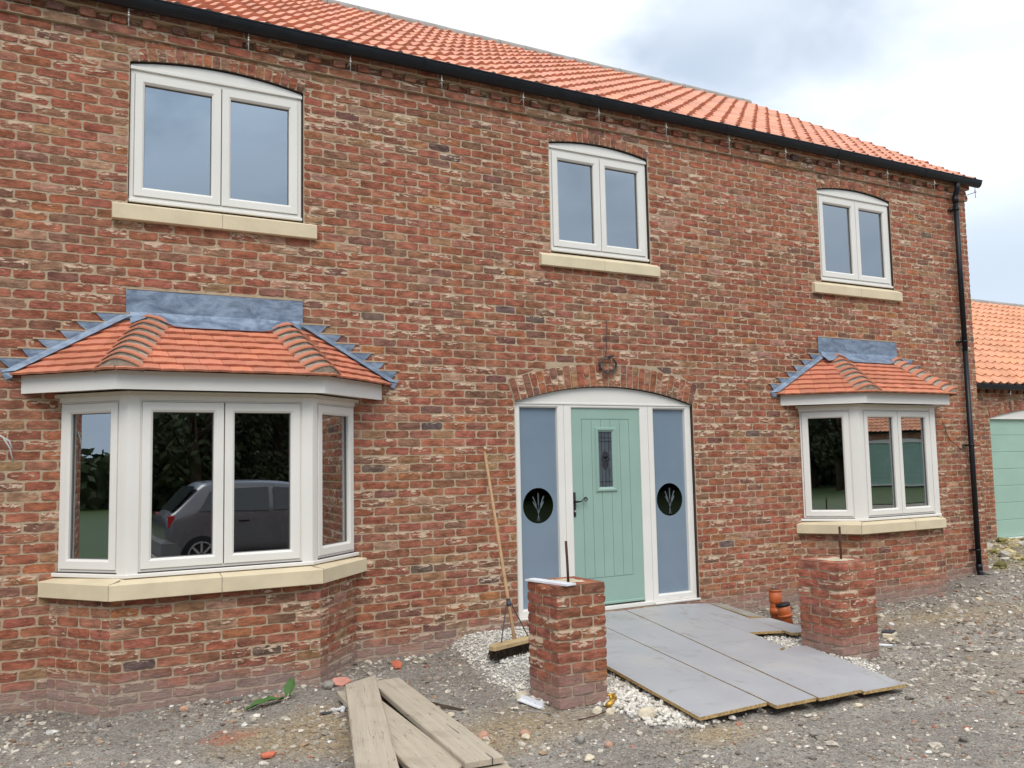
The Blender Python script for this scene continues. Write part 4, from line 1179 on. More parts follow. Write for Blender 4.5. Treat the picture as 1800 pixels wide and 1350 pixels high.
# ================================================================== LOOSE THINGS
for (px, py, s, zt), lab, rb in ((PILL[0], 'waist high red brick pillar carrying a white board, left of the door boards', (-.758, -2.10, 1.082, -.012)), (PILL[1], 'bare topped red brick pillar with an upright rusty bar, by the right bay window', (1.995, -2.10, 1.04, 0))):
    root = empty('brick_pillar', (px+s/2, py+s/2, 0), lab, 'pillar', 'unfinished brick pillars')
    pb = MB(); k1 = int(round(zt/CH)); z0 = zt - k1*CH
    h = (s - 2*JT)/4
    F = [Facet((px, py+s), (0, -1)), Facet((px, py), (1, 0)), Facet((px+s, py), (0, 1)), Facet((px+s, py+s), (-1, 0))]
    for fi, T in enumerate(F):
        def TT(u, w, v, T=T): return T(u, w, v)
        for k in range(-2, k1):
            zb = z0 + k*CH + JT/2; ze = zb + BH
            # alternate: two stretchers / header, stretcher, header
            cuts = [0, s/2, s] if (k + fi) % 2 else [0, s*.27, s*.74, s]
            for a, b in zip(cuts, cuts[1:]):
                jt = RN.uniform(-.004, .004)
                brickq(pb, TT, [(a+(JT*.55 if a else .001), zb), (b-(JT*.55 if b < s else .001), zb), (b-(JT*.55 if b < s else .001), ze), (a+(JT*.55 if a else .001), ze)], .002+jt*.3, pal=1, jit=.0026, depth=.02)
        pb.add([T(0.004, -.006, z0-2*CH), T(s-.004, -.006, z0-2*CH), T(s-.004, -.006, zt), T(.004, -.006, zt)], [(0, 1, 2, 3)], 1)
    # top bed: bricks showing round the filled core
    for fi, T in enumerate(F):
        a = [(0.001, 0), (s*.49, 0), (s*.49, -s*.25), (s*.25, -s*.25)] ; 
        for (u0, u1) in ((.002, s*.495), (s*.505, s-.002)):
            i0 = max(u0, s*.24); i1 = min(u1, s*.76)
            c = brick_col(1)
            vs = [T(u0, -.002, zt-.002), T(u1, -.002, zt-.002), T(i1, -s*.24, zt-.001), T(i0, -s*.24, zt-.001)]
            pb.add(vs, [(0, 1, 2, 3)], 0, (c[0], c[1], c[2], .1), [(0, 0, .5, 1)]*4)
    pb.add([(px+.003, py+.003, zt-.004), (px+s-.003, py+.003, zt-.004), (px+s-.003, py+s-.003, zt-.004), (px+.003, py+s-.003, zt-.004)], [(0, 1, 2, 3)], 1)
    pb.build('brickwork', [M['brick'], M['mortar']], root, False, True)
    cm = MB(); n = 7; a = s*.235; vs = []
    for j in range(n+1):
        for i in range(n+1):
            x = px + a + (s-2*a)*i/n; y = py + a + (s-2*a)*j/n
            e = 0 if i in (0, n) or j in (0, n) else 1
            vs.append((x + (RN.uniform(-.02, .02)), y + RN.uniform(-.02, .02), zt + .001 + e*RN.uniform(.002, .009)))
    cm.add(vs, [(j*(n+1)+i, j*(n+1)+i+1, (j+1)*(n+1)+i+1, (j+1)*(n+1)+i) for j in range(n) for i in range(n)])
    cm.build('concrete_core', plain('pale concrete', (.52, .44, .31), .95, .1, .2, 14, bump=.5), root, True)
    rm_ = MB(); x, y, zr, ln = rb
    rm_.tube([(x, y, zt-.02), (x+ln*.4, y, (zt+zr)/2), (x+ln, y, zr)], .0095, 8); rm_.build('steel_bar', M['rust'], root, True)

for lab, P, dz in BOARDS:
    b = MB(); old = 'weathered' in lab
    c = (sum(q[0] for q in P)/len(P), sum(q[1] for q in P)/len(P)); z = plz(*c)
    tilt = RN.uniform(-.0012, .0012)
    b.prism([(x, y, plz(x, y) + dz + tilt*(x-c[0])) for x, y in P], .022, 0, 1)
    o = b.build('floor_board', [M['board_old'] if old else M['board'], M['chip']], None, origin=(c[0], c[1], z))
    tag(o, lab, 'board', 'flooring boards laid as a walkway')

for lab, P in PLANKS:
    b = MB(); dv = Vector((P[1][0]-P[0][0], P[1][1]-P[0][1], 0)).normalized(); ang = math.atan2(dv.y, dv.x)
    cx = sum(q[0] for q in P)/len(P); cy = sum(q[1] for q in P)/len(P); zc = P[0][2]
    ca, sa = math.cos(-ang), math.sin(-ang)
    L = [((x-cx)*ca - (y-cy)*sa, (x-cx)*sa + (y-cy)*ca, z-zc) for x, y, z in P]
    # chamfered arrises
    n = len(L); cc = (sum(q[0] for q in L)/n, sum(q[1] for q in L)/n)
    def ins(q, d): 
        v = Vector((cc[0]-q[0], cc[1]-q[1])); sx = 1 if v.x > 0 else -1; sy = 1 if v.y > 0 else -1
        return (q[0]+sx*d, q[1]+sy*d, q[2])
    top = [ins(q, .005) for q in L]; mid = [(q[0], q[1], q[2]-.006) for q in L]; bot = [(q[0], q[1], q[2]-.036) for q in L]
    b.loft([bot, mid, top])
    if 'crack' in lab:
        x1 = max(q[0] for q in L); w = .225
        for (xa, xb) in ((x1-.95, x1-.5), (x1-.5, x1+.001)):
            ya = .045 - .02*(x1-xa); yb = .045 - .02*(x1-xb); z = [q[2] for q in L][1]
            b.add([(xa, ya-.001, .0006), (xb, yb-.003, z+.0006), (xb, yb+.003, z+.0006), (xa, ya+.001, .0006)], [(0, 1, 2, 3)], 1)
        b.add([(x1+.0006, .042, z-.036), (x1+.0006, .048, z-.036), (x1+.0006, .048, z), (x1+.0006, .042, z)], [(0, 1, 2, 3)], 1)
    o = b.build('scaffold_plank', [M['plank'], M['dark_bit']])
    o.location = (cx, cy, zc); o.rotation_euler = (0, 0, ang)
    tag(o, lab, 'plank', 'old scaffold planks on the ground')

# broom leaning on the wall
broom = empty('broom', (-.52, -.884, .075), 'wooden yard broom with dark bristles leaning on the brick wall left of the door', 'broom')
A = Vector((-.52, -.884, .165)); B = Vector((-.322, -.022, 1.735)); hd = (B-A).normalized(); bx = Vector((.267, .093, 0)).normalized(); by = Vector((0, 0, 1)).cross(bx)
hm_ = MB(); n = 14
hm_.tube([A - hd*.02, A + hd*.5, A + hd*1.0, B], [.0155, .0150, .0145, .0135], 12)
ho = hm_.build('broom_handle', M['handle_wood'], None, True); 
def kids(o, root):
    o.parent = root; o.location = Vector(o.location) - root.location
kids(ho, broom)
bh = MB(); prof = [(-.036, .0), (.036, .0), (.036, .028), (.024, .046), (-.024, .046), (-.036, .028)]
rings = []
for (t, k) in ((-.285, .72), (-.272, 1), (.272, 1), (.285, .72)):
    rings.append([A + bx*t + by*(p*k) + Vector((0, 0, q*k - .026)) for p, q in prof])
bh.loft(rings); bo = bh.build('broom_head', M['broom_wood']); kids(bo, broom)
br = MB()
for i in range(900):
    t = RN.uniform(-.277, .277); p = RN.uniform(-.033, .033)
    t = round(t/.019)*.019 + RN.uniform(-.006, .006); p = round(p/.016)*.016 + RN.uniform(-.005, .005)
    q = A + bx*t + by*p + Vector((0, 0, -.026)); e = q + bx*(t*.13 + RN.uniform(-.008, .008)) + by*(p*.3 - .012 + RN.uniform(-.008, .008)) + Vector((0, 0, -.068 + RN.uniform(-.006, .004)))
    br.tube([q, e], [.0022, .0016], 3)
kids(br.build('bristles', M['bristle']), broom)
for s in (-1, 1):
    c = MB(); c.tube([A + hd*.335 + bx*s*.012, A + hd*.325 + bx*s*.03, A + bx*(s*.165) + Vector((0, 0, .024)), A + bx*(s*.165) + Vector((0, 0, .010))], .0055, 6)
    kids(c.build('brace', M['steel'], None, True), broom)
c = MB(); c.tube([A + hd*.30, A + hd*.37], .0175, 10); c.tube([A + hd*.34 - bx*.03, A + hd*.34 + bx*.03], .005, 6); kids(c.build('clamp', M['steel'], None, True), broom)

# drain pipes by the right pillar
d1 = empty('drain_pipe', (2.72, -.60, 0), 'tall upright terracotta plastic drain pipe between the wall and the right pillar', 'drain pipe', 'terracotta drain pipes')
m = MB(); X, Y = 2.72, -.60
m.tube([(X, Y, -.05), (X, Y, .27)], .056, 20); m.tube([(X, Y, .28), (X, Y, .16), (X, Y, .145)], [.064, .064, .057], 20); m.tube([(X, Y, .285), (X, Y, .265)], .068, 20)
m.tube([(X, Y, .10), (X, Y, .03)], .0635, 20)
m.tube([(X, Y, .2855), (X, Y, .284)], .052, 20, 1)
kids(m.build('pipe', [M['drain'], M['dark_bit']], None, True), d1)
d2 = empty('drain_pipe', (2.60, -.86, 0), 'short tilted terracotta drain socket with a black seal, beside the taller pipe', 'drain pipe', 'terracotta drain pipes')
m = MB(); ax = Vector((-.14, .10, .9)).normalized(); o = Vector((2.60, -.86, .0))
m.tube([o - ax*.05, o + ax*.10, o + ax*.17], [.058, .058, .070], 20); m.tube([o + ax*.06, o + ax*.08], .072, 20)
kids(m.build('pipe', M['drain'], None, True), d2)
m = MB(); m.tube([o + ax*.165, o + ax*.188], .073, 20); kids(m.build('seal', M['black'], None, True), d2)
m = MB(); m.tube([(2.62, -1.10, -.05), (2.62, -1.10, .12)], .058, 18); m.tube([(2.62, -1.10, .12), (2.62, -1.10, .135)], .05, 18)
o = m.build('rubber_gully', M['drain_dark'], None, True, origin=(2.62, -1.10, 0)); tag(o, 'dull green rubber gully half hidden behind the right pillar', 'gully')

# cables on the walls
m = MB()
def ell(cx, cz, a, b, y, t): return (cx + a*math.cos(t), y - .012*math.sin(t*.5)**2, cz + b*math.sin(t))
pts = [(1.118, .0, 3.085), (1.112, -.022, 3.07), (1.118, -.02, 2.98), (1.100, -.018, 2.90), (1.108, -.02, 2.80), (1.09, -.022, 2.72)]
for L in range(5):
    for i in range(24):
        t = PI*.5 + 2*PI*i/24; pts.append(ell(1.10 + .005*math.sin(L*2), 2.622 - .006*L + .004*math.cos(L*3), .108 + .006*math.sin(L*4), .070 + .005*L - (.014*(1 if L % 2 else 0)), -.022 - .006*L, t))
m.tube(pts, .0036, 6)
m.tube([(1.13 + .018*math.cos(t), -.045 + .02*math.sin(t), 2.70 + .006*math.cos(3*t)) for t in [2*PI*i/12 for i in range(13)]], .006, 6)
m.tube([(1.14, -.05, 2.70), (1.155, -.055, 2.715), (1.16, -.05, 2.69)], .005, 6)
m.tube([(1.05, -.05, 2.555), (1.065, -.055, 2.525), (1.085, -.05, 2.53)], .005, 6)
tag(m.build('cable', M['cable'], None, True, origin=(1.11, 0, 2.62)), 'coil of dark grey cable hanging from the brickwork above the door arch', 'cable')
m = MB()
for (e, f) in (((-4.190, -.09, 1.815), .012), ((-4.180, -.075, 1.715), -.004)):
    m.tube([(-4.46, .0, 1.90), (-4.40, -.03, 1.935+f), (-4.32, -.06, 1.935+f), (-4.25, -.08, 1.895), ((-4.25+e[0])/2+.012, -.08, (1.895+e[2])/2+.012), e], .0058, 6)
tag(m.build('cable', M['cable_white'], None, True, origin=(-4.46, 0, 1.9)), 'pair of pale loose wires sticking out of the wall at the far left', 'cable')
m = MB(); m.tube([(6.43, .0, 2.075), (6.45, -.02, 2.00), (6.475, -.022, 1.90), (6.56, -.022, 1.80), (6.66, -.025, 1.755), (6.745, -.03, 1.69)], .006, 6)
tag(m.build('cable', M['twig'], None, True, origin=(6.43, 0, 2.07)), 'thin brown loose cable on the wall beside the black downpipe', 'cable')

# bits lying about
def slab(name, pts, th, mat, lab, cat, group=None):
    b = MB(); P = [Vector(q) for q in pts]; nrm = (P[1]-P[0]).cross(P[2]-P[0]).normalized()
    if nrm.z < 0: P.reverse(); nrm = -nrm
    n = len(P)
    vs = P + [q - nrm*th for q in P]
    b.add(vs, [tuple(range(n)), tuple(range(2*n-1, n-1, -1))] + [(i, n+i, n+(i+1) % n, (i+1) % n) for i in range(n)])
    c = sum(P, Vector())/n
    o = b.build(name, mat, None, origin=tuple(c)); return tag(o, lab, cat, group)
zt = .792
slab('plastic_board', [(-.985, -1.935, zt+.020), (-.992, -1.83, zt+.020), (-.80, -1.95+.15, zt+.022), (-.735, -2.22, zt+.020), (-.815, -2.335, zt+.018), (-.90, -2.29, zt+.018)], .004, M['white_plastic'], '', 'board') if False else None
b = MB(); a0, a1 = Vector((-.955, -1.835, zt+.012)), Vector((-.868, -2.245, zt+.010)); dv = (a1-a0).normalized(); sd = Vector((-dv.y, dv.x, 0))
pr = [(0, 0), (.095, 0), (.095, .012), (.06, .014), (.03, .011), (0, .013)]
b.loft([[q + sd*p + Vector((0, 0, h - .010)) for p, h in pr] for q in (a0, a1)])
o = b.build('plastic_offcut', [M['white_plastic']], None, origin=tuple(a0)); tag(o, 'white plastic trim board lying across the top of the left pillar', 'offcut')
b = MB(); a0, a1 = Vector((-1.02, -1.86, gh(-1.0, -1.85)+.012)), Vector((-.985, -2.10, gh(-.98, -2.1)+.012)); dv = (a1-a0).normalized(); sd = Vector((dv.y, -dv.x, 0)); sd.z = 0
b.loft([[q + sd*p + Vector((0, 0, h)) for p, h in [(0, 0), (.04, 0), (.04, .006), (.010, .008), (.004, .035), (-.006, .035), (-.004, 0)]] for q in (a0, a1)])
o = b.build('plastic_offcut', [M['white_plastic']], None, origin=tuple(a0)); tag(o, 'short white angled plastic offcut on the ground at the foot of the left pillar', 'offcut')
def shard(x, y, s, rz, tilt, mat, lab, th=.012, curl=.25, cat='tile fragment'):
    b = MB(); P = [(-1, -.55), (.2, -.7), (1.1, -.15), (.55, .6), (-.75, .5)]; R = Matrix.Rotation(rz, 3, 'Z') @ Matrix.Rotation(tilt, 3, 'X')
    z = gh(x, y) + s*abs(math.sin(tilt))*.45 + .004
    N = len(P); pts = [(p*s, q*s, curl*s*(p*p*.5)) for p, q in P] + [(0, 0, -.02*s)]
    vs = [R @ Vector(q) for q in pts] + [R @ (Vector(q) + Vector((0, 0, th))) for q in pts]
    fs = [(i, N, (i+1) % N) for i in range(N)] + [(N+1+i, N+1+(i+1) % N, 2*N+1) for i in range(N)] + [(i, (i+1) % N, N+1+(i+1) % N, N+1+i) for i in range(N)]
    b.add([(v.x+x, v.y+y, v.z+z) for v in vs], fs)
    return tag(b.build('tile_fragment', mat, None, origin=(x, y, z)), lab, cat, 'broken clay tile pieces')
shard(-1.36, -.35, .065, .7, .75, M['shard'], 'deep orange curved tile fragment at the wall foot, right of the left bay')
shard(-1.92, -.62, .075, -.4, .45, M['shard_pink'], 'pink curved tile fragment behind the end of the top plank')
shard(-2.845, -2.075, .048, .3, .08, M['shard'], 'flat orange tile triangle on the sandy patch before the left bay')
shard(-2.47, -.80, .035, 1.2, 1.1, M['shard_pink'], 'small upright pink tile chip beside the green leaf')
def rock(x, y, r, mat, lab, flat=.6, cat='stone'):
    b = MB(); bm = bmesh.new(); bmesh.ops.create_icosphere(bm, subdivisions=3, radius=1)
    o_ = RN.uniform(0, 99); a = RN.uniform(0, PI)
    pl = [(Vector((RN.gauss(0, 1), RN.gauss(0, 1), RN.gauss(0, .6))).normalized(), RN.uniform(.62, .9)) for _ in range(9)]
    for v in bm.verts:
        d = v.co.normalized(); k = 1.0
        for n_, h in pl:
            dt = d.dot(n_)
            if dt > 1e-3: k = min(k, h/dt)
        d = d*(k + .09*noise.noise(d*2.2 + Vector((o_, 0, 0))))
        p, q = d.x*1.2, d.y*.9
        v.co = Vector((r*(p*math.cos(a)-q*math.sin(a)), r*(p*math.sin(a)+q*math.cos(a)), r*flat*d.z))
    z = gh(x, y) + r*flat*.45
    me = bpy.data.meshes.new('stone'); bm.to_mesh(me); bm.free(); me.materials.append(mat)
    o = bpy.data.objects.new('stone', me); COL.objects.link(o); o.location = (x, y, z)
    return tag(o, lab, cat, 'loose stones')
import bmesh
rock(-.535, -2.655, .062, M['cream_rock'], 'large cream boulder in the white gravel beside the grey boards', .9)
rock(-.72, -2.36, .038, M['cream_rock'], 'cream stone beside the brass fitting at the left pillar', .8)
rock(-.66, -2.42, .034, M['cream_rock'], 'smaller cream stone between the brass fitting and the large boulder', .8)
rock(-1.0, -1.83, .05, M['cream_rock'], 'cream stone wedged against the back corner of the left pillar', .9)
rock(-1.61, -2.43, .048, M['pink_rock'], 'pale salmon stone just right of the split plank')
rock(-1.385, -2.545, .036, M['pink_rock'], 'reddish stone on the bare ground before the left pillar', .75)
rock(-1.41, -2.60, .030, M['cream_rock'], 'buff stone touching the reddish stone before the left pillar', .75)
rock(-1.57, -1.86, .034, M['cream_rock'], 'cream stone beside the dark timber splinter', .5)
rock(-1.30, -3.12, .036, M['cream_rock'], 'pale yellow cobble at the bottom edge, right of the planks', .7)
rock(-1.19, -2.86, .034, M['grey_rock'], 'grey cobble at the bottom centre of the picture', .9)
rock(-1.08, -3.0, .028, M['pink_rock'], 'split dark red stone near the grey cobble', .7)
rock(-2.03, -.66, .052, M['grey_rock'], 'grey stone at the foot of the right corner of the left bay', .75)
rock(-3.68, -.74, .055, M['grey_rock'], 'broad grey stone in front of the left corner of the left bay', .6)
rock(-3.09, -.70, .035, M['pink_rock'], 'brownish stone against the front brickwork of the left bay', .8)
rock(.84, -3.18, .034, M['cream_rock'], 'buff stone under the front edge of the walkway boards', .6)
rock(.10, -3.50, .045, M['grey_rock'], 'angular pale grey stone in front of the walkway', .6)
rock(2.88, -1.86, .05, M['cream_rock'], 'flat buff stone right of the right pillar', .35)
rock(3.75, -1.05, .045, M['cream_rock'], 'pale oval stone out on the track, right of the right pillar', .5)
rock(5.55, -.95, .05, M['cream_rock'], 'pale flat stone in front of the right bay corner', .45)
rock(2.95, -1.15, .055, M['grey_rock'], 'tall grey brown stone behind the right pillar edge', .7)
b = MB(); x, y = 3.02, -1.73; z = gh(x, y)
b.bbox(-.11, .10, -.05, .05, 0, .045, .008); b.bbox(-.08, .11, -.035, .06, .045, .062, .004, 1)
o = b.build('brick_fragment', [M['cream_rock'], M['dark_bit']]); o.location = (x, y, z-.005); o.rotation_euler = (0, .06, .5)
tag(o, 'broken buff block with a slate on it, right of the right pillar', 'rubble')
b = MB(); b.tube([(2.50, -1.97, gh(2.5, -1.97)+.022), (2.63, -2.06, gh(2.63, -2.06)+.012)], .012, 8)
tag(b.build('plastic_offcut', M['white_plastic'], None, True, origin=(2.56, -2.0, -.03)), 'small white plastic tube end lying right of the right pillar', 'offcut')
b = MB(); b.tube([(-.965, -2.50, gh(-.97, -2.5)+.012), (-.80, -2.46, gh(-.8, -2.46)+.014), (-.62, -2.40, gh(-.62, -2.4)+.022)], .0045, 6)
tag(b.build('metal_rod', M['rust'], None, True, origin=(-.8, -2.46, 0)), 'thin rusty rod on the ground before the left pillar', 'rod')
b = MB(); b.tube([(-1.16, -1.99, gh(-1.16, -1.99)+.010), (-1.02, -2.25, gh(-1.02, -2.25)+.010)], .007, 6)
tag(b.build('wood_strip', M['grey_rock'], None, True, origin=(-1.1, -2.1, 0)), 'thin grey strip on the ground beside the white angled offcut', 'strip')
b = MB(); z = gh(-1.53, -1.75)
b.add([(-1.63, -1.60, z), (-1.60, -1.66, z), (-1.45, -1.87, z), (-1.61, -1.61, z+.035), (-1.585, -1.665, z+.03), (-1.45, -1.868, z+.010)], [(0, 2, 1), (3, 4, 5), (0, 1, 4, 3), (1, 2, 5, 4), (2, 0, 3, 5)])
tag(b.build('wood_splinter', M['bark'], None, origin=(-1.53, -1.75, z)), 'dark pointed timber splinter beside the split plank', 'timber')
b = MB(); x, y = -.565, -2.31; z = gh(x, y)
b.tube([(x-.05, y-.03, z+.015), (x, y, z+.03), (x+.035, y+.025, z+.045)], [.024, .020, .017], 12); b.tube([(x-.005, y-.005, z+.03), (x-.01, y+.0, z+.075)], .011, 10); b.tube([(x-.035, y, z+.078), (x+.025, y, z+.078)], .009, 8); b.tube([(x+.03, y+.022, z+.043), (x+.045, y+.032, z+.049)], .023, 6)
tag(b.build('brass_fitting', M['brass'], None, True, origin=(x, y, z)), 'small yellow brass fitting at the right foot of the left pillar', 'fitting')
b = MB(); z = gh(-2.28, -1.39); b.add([(-2.33, -1.37, z+.006), (-2.26, -1.42, z+.008), (-2.23, -1.38, z+.012), (-2.29, -1.35, z+.010), (-2.28, -1.385, z+.02)], [(0, 1, 4), (1, 2, 4), (2, 3, 4), (3, 0, 4)])
tag(b.build('slate_chip', M['dark_bit'], None, origin=(-2.28, -1.38, z)), 'black slate chip on the sandy ground left of the planks', 'chip')
b = MB(); z = gh(-2.13, -1.36)
for i in range(26): stone(b, -2.16 + RN.gauss(0, .05), -1.37 + RN.gauss(0, .03), gh(-2.15, -1.36)+RN.uniform(-.002, .012), RN.uniform(.008, .02), (.62, .62, .61, 1), .8)
tag(b.build('plaster_crumbs', M['stones'], None, False, True, origin=(-2.15, -1.36, z)), 'small heap of white plaster crumbs beside the top plank', 'plaster')
# dock leaves
def leaf_obj(base, tip, wd, lift, lab):
    b = MB(); A, B = Vector(base), Vector(tip); L = (B-A).length; d = (B-A).normalized(); sdv = d.cross(Vector((0, 0, 1))).normalized() if abs(d.z) < .95 else Vector((1, 0, 0)); up = sdv.cross(d)
    N = 14; rows = []
    for i in range(N+1):
        t = i/N; w = wd*math.sin(PI*min(1, t*.93+.05))**.8*(1-.25*t); c = A + d*(L*t) + up*(lift*math.sin(PI*t))
        rip = .006*math.sin(t*17)
        rows.append([c - sdv*w + up*(.012+rip), c - sdv*w*.5 + up*(.004-rip*.4), c - up*.004, c + sdv*w*.5 + up*(.004+rip*.3), c + sdv*w + up*(.014-rip)])
    b.loft(rows, 0, closed=False)
    b.tube([A - d*.05, A, A + d*L*.6 - up*.005, B], [.004, .0035, .0025, .001], 5, 1)
    return tag(b.build('dock_leaf', [M['leaf'], M['cream_rock']], None, True, origin=base), lab, 'leaf', 'green dock leaves')
leaf_obj((-2.44, -.90, gh(-2.44, -.9)+.015), (-2.73, -1.02, gh(-2.73, -1.02)+.018), .055, .02, 'broad green dock leaf lying flat before the left bay')
leaf_obj((-2.40, -.86, gh(-2.4, -.86)+.02), (-2.33, -.74, gh(-2.33, -.74)+.125), .045, .01, 'darker green dock leaf standing up on edge before the left bay')

# ================================================================== seen only mirrored in the windows
def car():
    gx, gy, gz = -.17, -9.45, -.05
    root = empty('parked_car', (gx, gy, gz), 'grey hatchback parked behind the camera, mirrored in the left bay window', 'car')
    # stations along x (rear -1.85 .. front 1.85): (x, zlow, zbelt, ztop, half width low, half width belt, half width top)
    stn = [(-1.86, .42, .72, .80, .60, .64, .50), (-1.82, .28, .86, .93, .74, .74, .58), (-1.70, .24, .92, .99, .79, .78, .62), (-1.30, .22, .94, 1.43, .82, .81, .61), (-1.22, .22, .94, 1.47, .825, .81, .61), (-.90, .22, .94, 1.49, .83, .82, .60),
           (-.30, .22, .92, 1.49, .83, .82, .60), (.30, .22, .91, 1.46, .83, .82, .59), (.70, .22, .90, 1.30, .83, .81, .60), (1.10, .22, .89, .99, .82, .79, .64), (1.50, .24, .80, .88, .78, .74, .60), (1.78, .28, .66, .72, .68, .64, .52), (1.86, .40, .58, .62, .55, .52, .45)]
    b = MB(); rings = []
    for (x, zl, zb, zt, hl, hb, ht) in stn:
        R = [(-hl*.85, zl), (-hl, zl+.12), (-hl*1.015, (zl+zb)/2), (-hb, zb), (-(hb*.45+ht*.55), zb+(zt-zb)*.6), (-ht, zt-.03), (-ht*.6, zt), (0, zt+.012)]
        R += [(-y, z) for y, z in R[-2::-1]]
        rings.append([(gx+x, gy+y, gz+z) for y, z in R])
    b.loft(rings); body = b.build('body', M['car_paint'], root, True)
    md = body.modifiers.new('s', 'SUBSURF'); md.levels = 1; md.render_levels = 2
    bm_ = MB(); bm_.bbox(gx-1.90, gx-1.55, gy-.79, gy+.79, gz+.24, gz+.56, .06); bm_.bbox(gx+1.55, gx+1.88, gy-.70, gy+.70, gz+.24, gz+.50, .06); bm_.bbox(gx-.95, gx+.90, gy-.845, gy+.845, gz+.20, gz+.30, .03); bm_.build('bumper', M['gasket'], root)
    rw = MB(); rw.add([(gx-1.72, gy-.60, gz+1.0), (gx-1.72, gy+.60, gz+1.0), (gx-1.36, gy+.56, gz+1.40), (gx-1.36, gy-.56, gz+1.40)], [(0, 1, 2, 3)]); rw.build('rear_window', M['car_glass'], root)
    for s in (-1, 1):
        def side(x, z):      # lie on the flank of the greenhouse
            for p, q in zip(stn, stn[1:]):
                if p[0] <= x <= q[0]:
                    t = (x-p[0])/(q[0]-p[0]); zb, zt, hb, ht = [p[i]*(1-t)+q[i]*t for i in (2, 3, 5, 6)]
                    k = (z-zb)/max(.01, zt-zb); return (gx+x, gy + s*(hb + (ht-hb)*min(1, k*.92) + .012), gz+z)
        for P in ([(-1.34, 1.0), (-1.02, .99), (-.96, 1.34), (-1.16, 1.32)], [(-.90, .99), (-.20, .98), (-.20, 1.38), (-.84, 1.36)], [(-.12, .98), (.78, .97), (.42, 1.32), (-.12, 1.38)]):
            w = MB(); w.add([side(*q) for q in P], [(0, 1, 2, 3)]); w.build('side_window', M['car_glass'], root)
        for x in (-1.30, 1.22):
            w = MB(); y = gy + s*.74
            w.tube([(gx+x, y-s*.10, gz+.30), (gx+x, y+s*.10, gz+.30)], .30, 28); wo = w.build('wheel', M['tyre'], root, True)
            r = MB(); yy = y + s*.103
            for k in range(8):
                a = 2*PI*k/8; r.add([(gx+x+.05*math.cos(a-.35), yy, gz+.3+.05*math.sin(a-.35)), (gx+x+.20*math.cos(a-.09), yy, gz+.3+.20*math.sin(a-.09)), (gx+x+.20*math.cos(a+.09), yy, gz+.3+.20*math.sin(a+.09)), (gx+x+.05*math.cos(a+.35), yy, gz+.3+.05*math.sin(a+.35))], [(0, 1, 2, 3)])
            r.tube([(gx+x+.205*math.cos(2*PI*k/24), yy, gz+.3+.205*math.sin(2*PI*k/24)) for k in range(25)], .014, 6)
            r.build('rim', M['rim'], wo)
        h = MB(); h.bbox(gx-1.80, gx-1.69, gy+s*.72-.04, gy+s*.72+.035, gz+.72, gz+.94, .02); h.build('tail_lamp', M['lamp_red'], root)
        h = MB(); h.bbox(gx-.72, gx-.55, gy+s*.835-.012, gy+s*.835+.012, gz+.80, gz+.825, .004); h.build('door_handle', M['black'], root)
car()
def tree_meshes(seed, H, W, leaves):
    R = random.Random(seed); t = MB()
    t.tube([(0, 0, -.3), (.05, .02, H*.25), (-.08, .1, H*.5), (.05, 0, H*.8)], [.24, .19, .13, .04], 8)
    cl = []
    for i in range(26):
        a = R.uniform(0, 2*PI); h = R.uniform(.22, .98); rr = W*math.sqrt(R.random())*(1-abs(h-.5)*1.1)
        c = Vector((rr*math.cos(a), rr*math.sin(a), H*h)); cl.append((c, R.uniform(.6, 1.25)*W*.34))
        t.tube([(0, 0, H*h*.6), tuple(c*.6 + Vector((0, 0, H*h*.35))), tuple(c)], [.07, .05, .02], 5)
    f = MB()
    for i in range(leaves):
        c, r = R.choice(cl); v = Vector((R.gauss(0, 1), R.gauss(0, 1), R.gauss(0, .8))).normalized()*r*R.random()**.4; p = c + v
        n = Vector((R.gauss(0, 1), R.gauss(0, 1), R.gauss(0, 1))).normalized(); a = n.orthogonal().normalized(); b = n.cross(a); s = R.uniform(.10, .22)
        f.add([p-a*s, p-b*s*.5, p+a*s, p+b*s*.5], [(0, 1, 2, 3)])
    return t, f
protos = []
for sd, H, W in ((3, 7.5, 2.9), (9, 6.0, 2.6)):
    t, f = tree_meshes(sd, H, W, 5200)
    r = empty('broadleaf_tree', (0, 0, 0), '', 'tree', 'trees behind the camera'); a = t.build('trunk', M['bark'], r, True); c = f.build('crown', M['foliage'], r); protos.append((r, a, c))
spots = [(-13, -27), (-9.5, -25), (-6, -28), (-2.5, -26), (1.2, -25), (4.8, -27.5), (8.5, -25.5), (12, -28), (15.5, -26), (19.5, -27), (24, -25), (29, -27), (-34, -6), (-36, 3), (-33, 9), (-17, -27), (-21, -25), (-26, -28), (-31, -24), (39, -34), (45, -31), (34, -35)]
ords = ['first', 'second', 'third', 'fourth', 'fifth', 'sixth', 'seventh', 'eighth', 'ninth', 'tenth', 'eleventh', 'twelfth']
for i, (x, y) in enumerate(spots):
    p = protos[i % 2]
    if i < 2: r = p[0]
    else:
        r = p[0].copy(); COL.objects.link(r)
        for ch in p[1:]:
            c = ch.copy(); COL.objects.link(c); c.parent = r
    r.location = (x, y, -.05); r.rotation_euler = (0, 0, i*1.7); k = (.9 + .25*((i*7) % 5)/5) * (.55 if 11 < i < 15 else 1); r.scale = (k, k, k)
    r['label'] = ('dark broadleaf tree behind the camera, %s from the left along the lawn edge' % ords[i]) if i < 12 else ['small distant tree far left of the house, nearest of three', 'small distant tree far left of the house, farthest of three', 'small distant tree far left of the house, middle of three', 'tree beyond the lawn, nearest behind the camera on the far left', 'tree beyond the lawn, second on the far left behind the camera', 'tree beyond the lawn, third on the far left behind the camera', 'tree beyond the lawn, outermost on the far left behind the camera', 'tree behind the second garage, at its middle', 'tree behind the second garage, at its right end', 'tree behind the second garage, at its left end'][i-12]
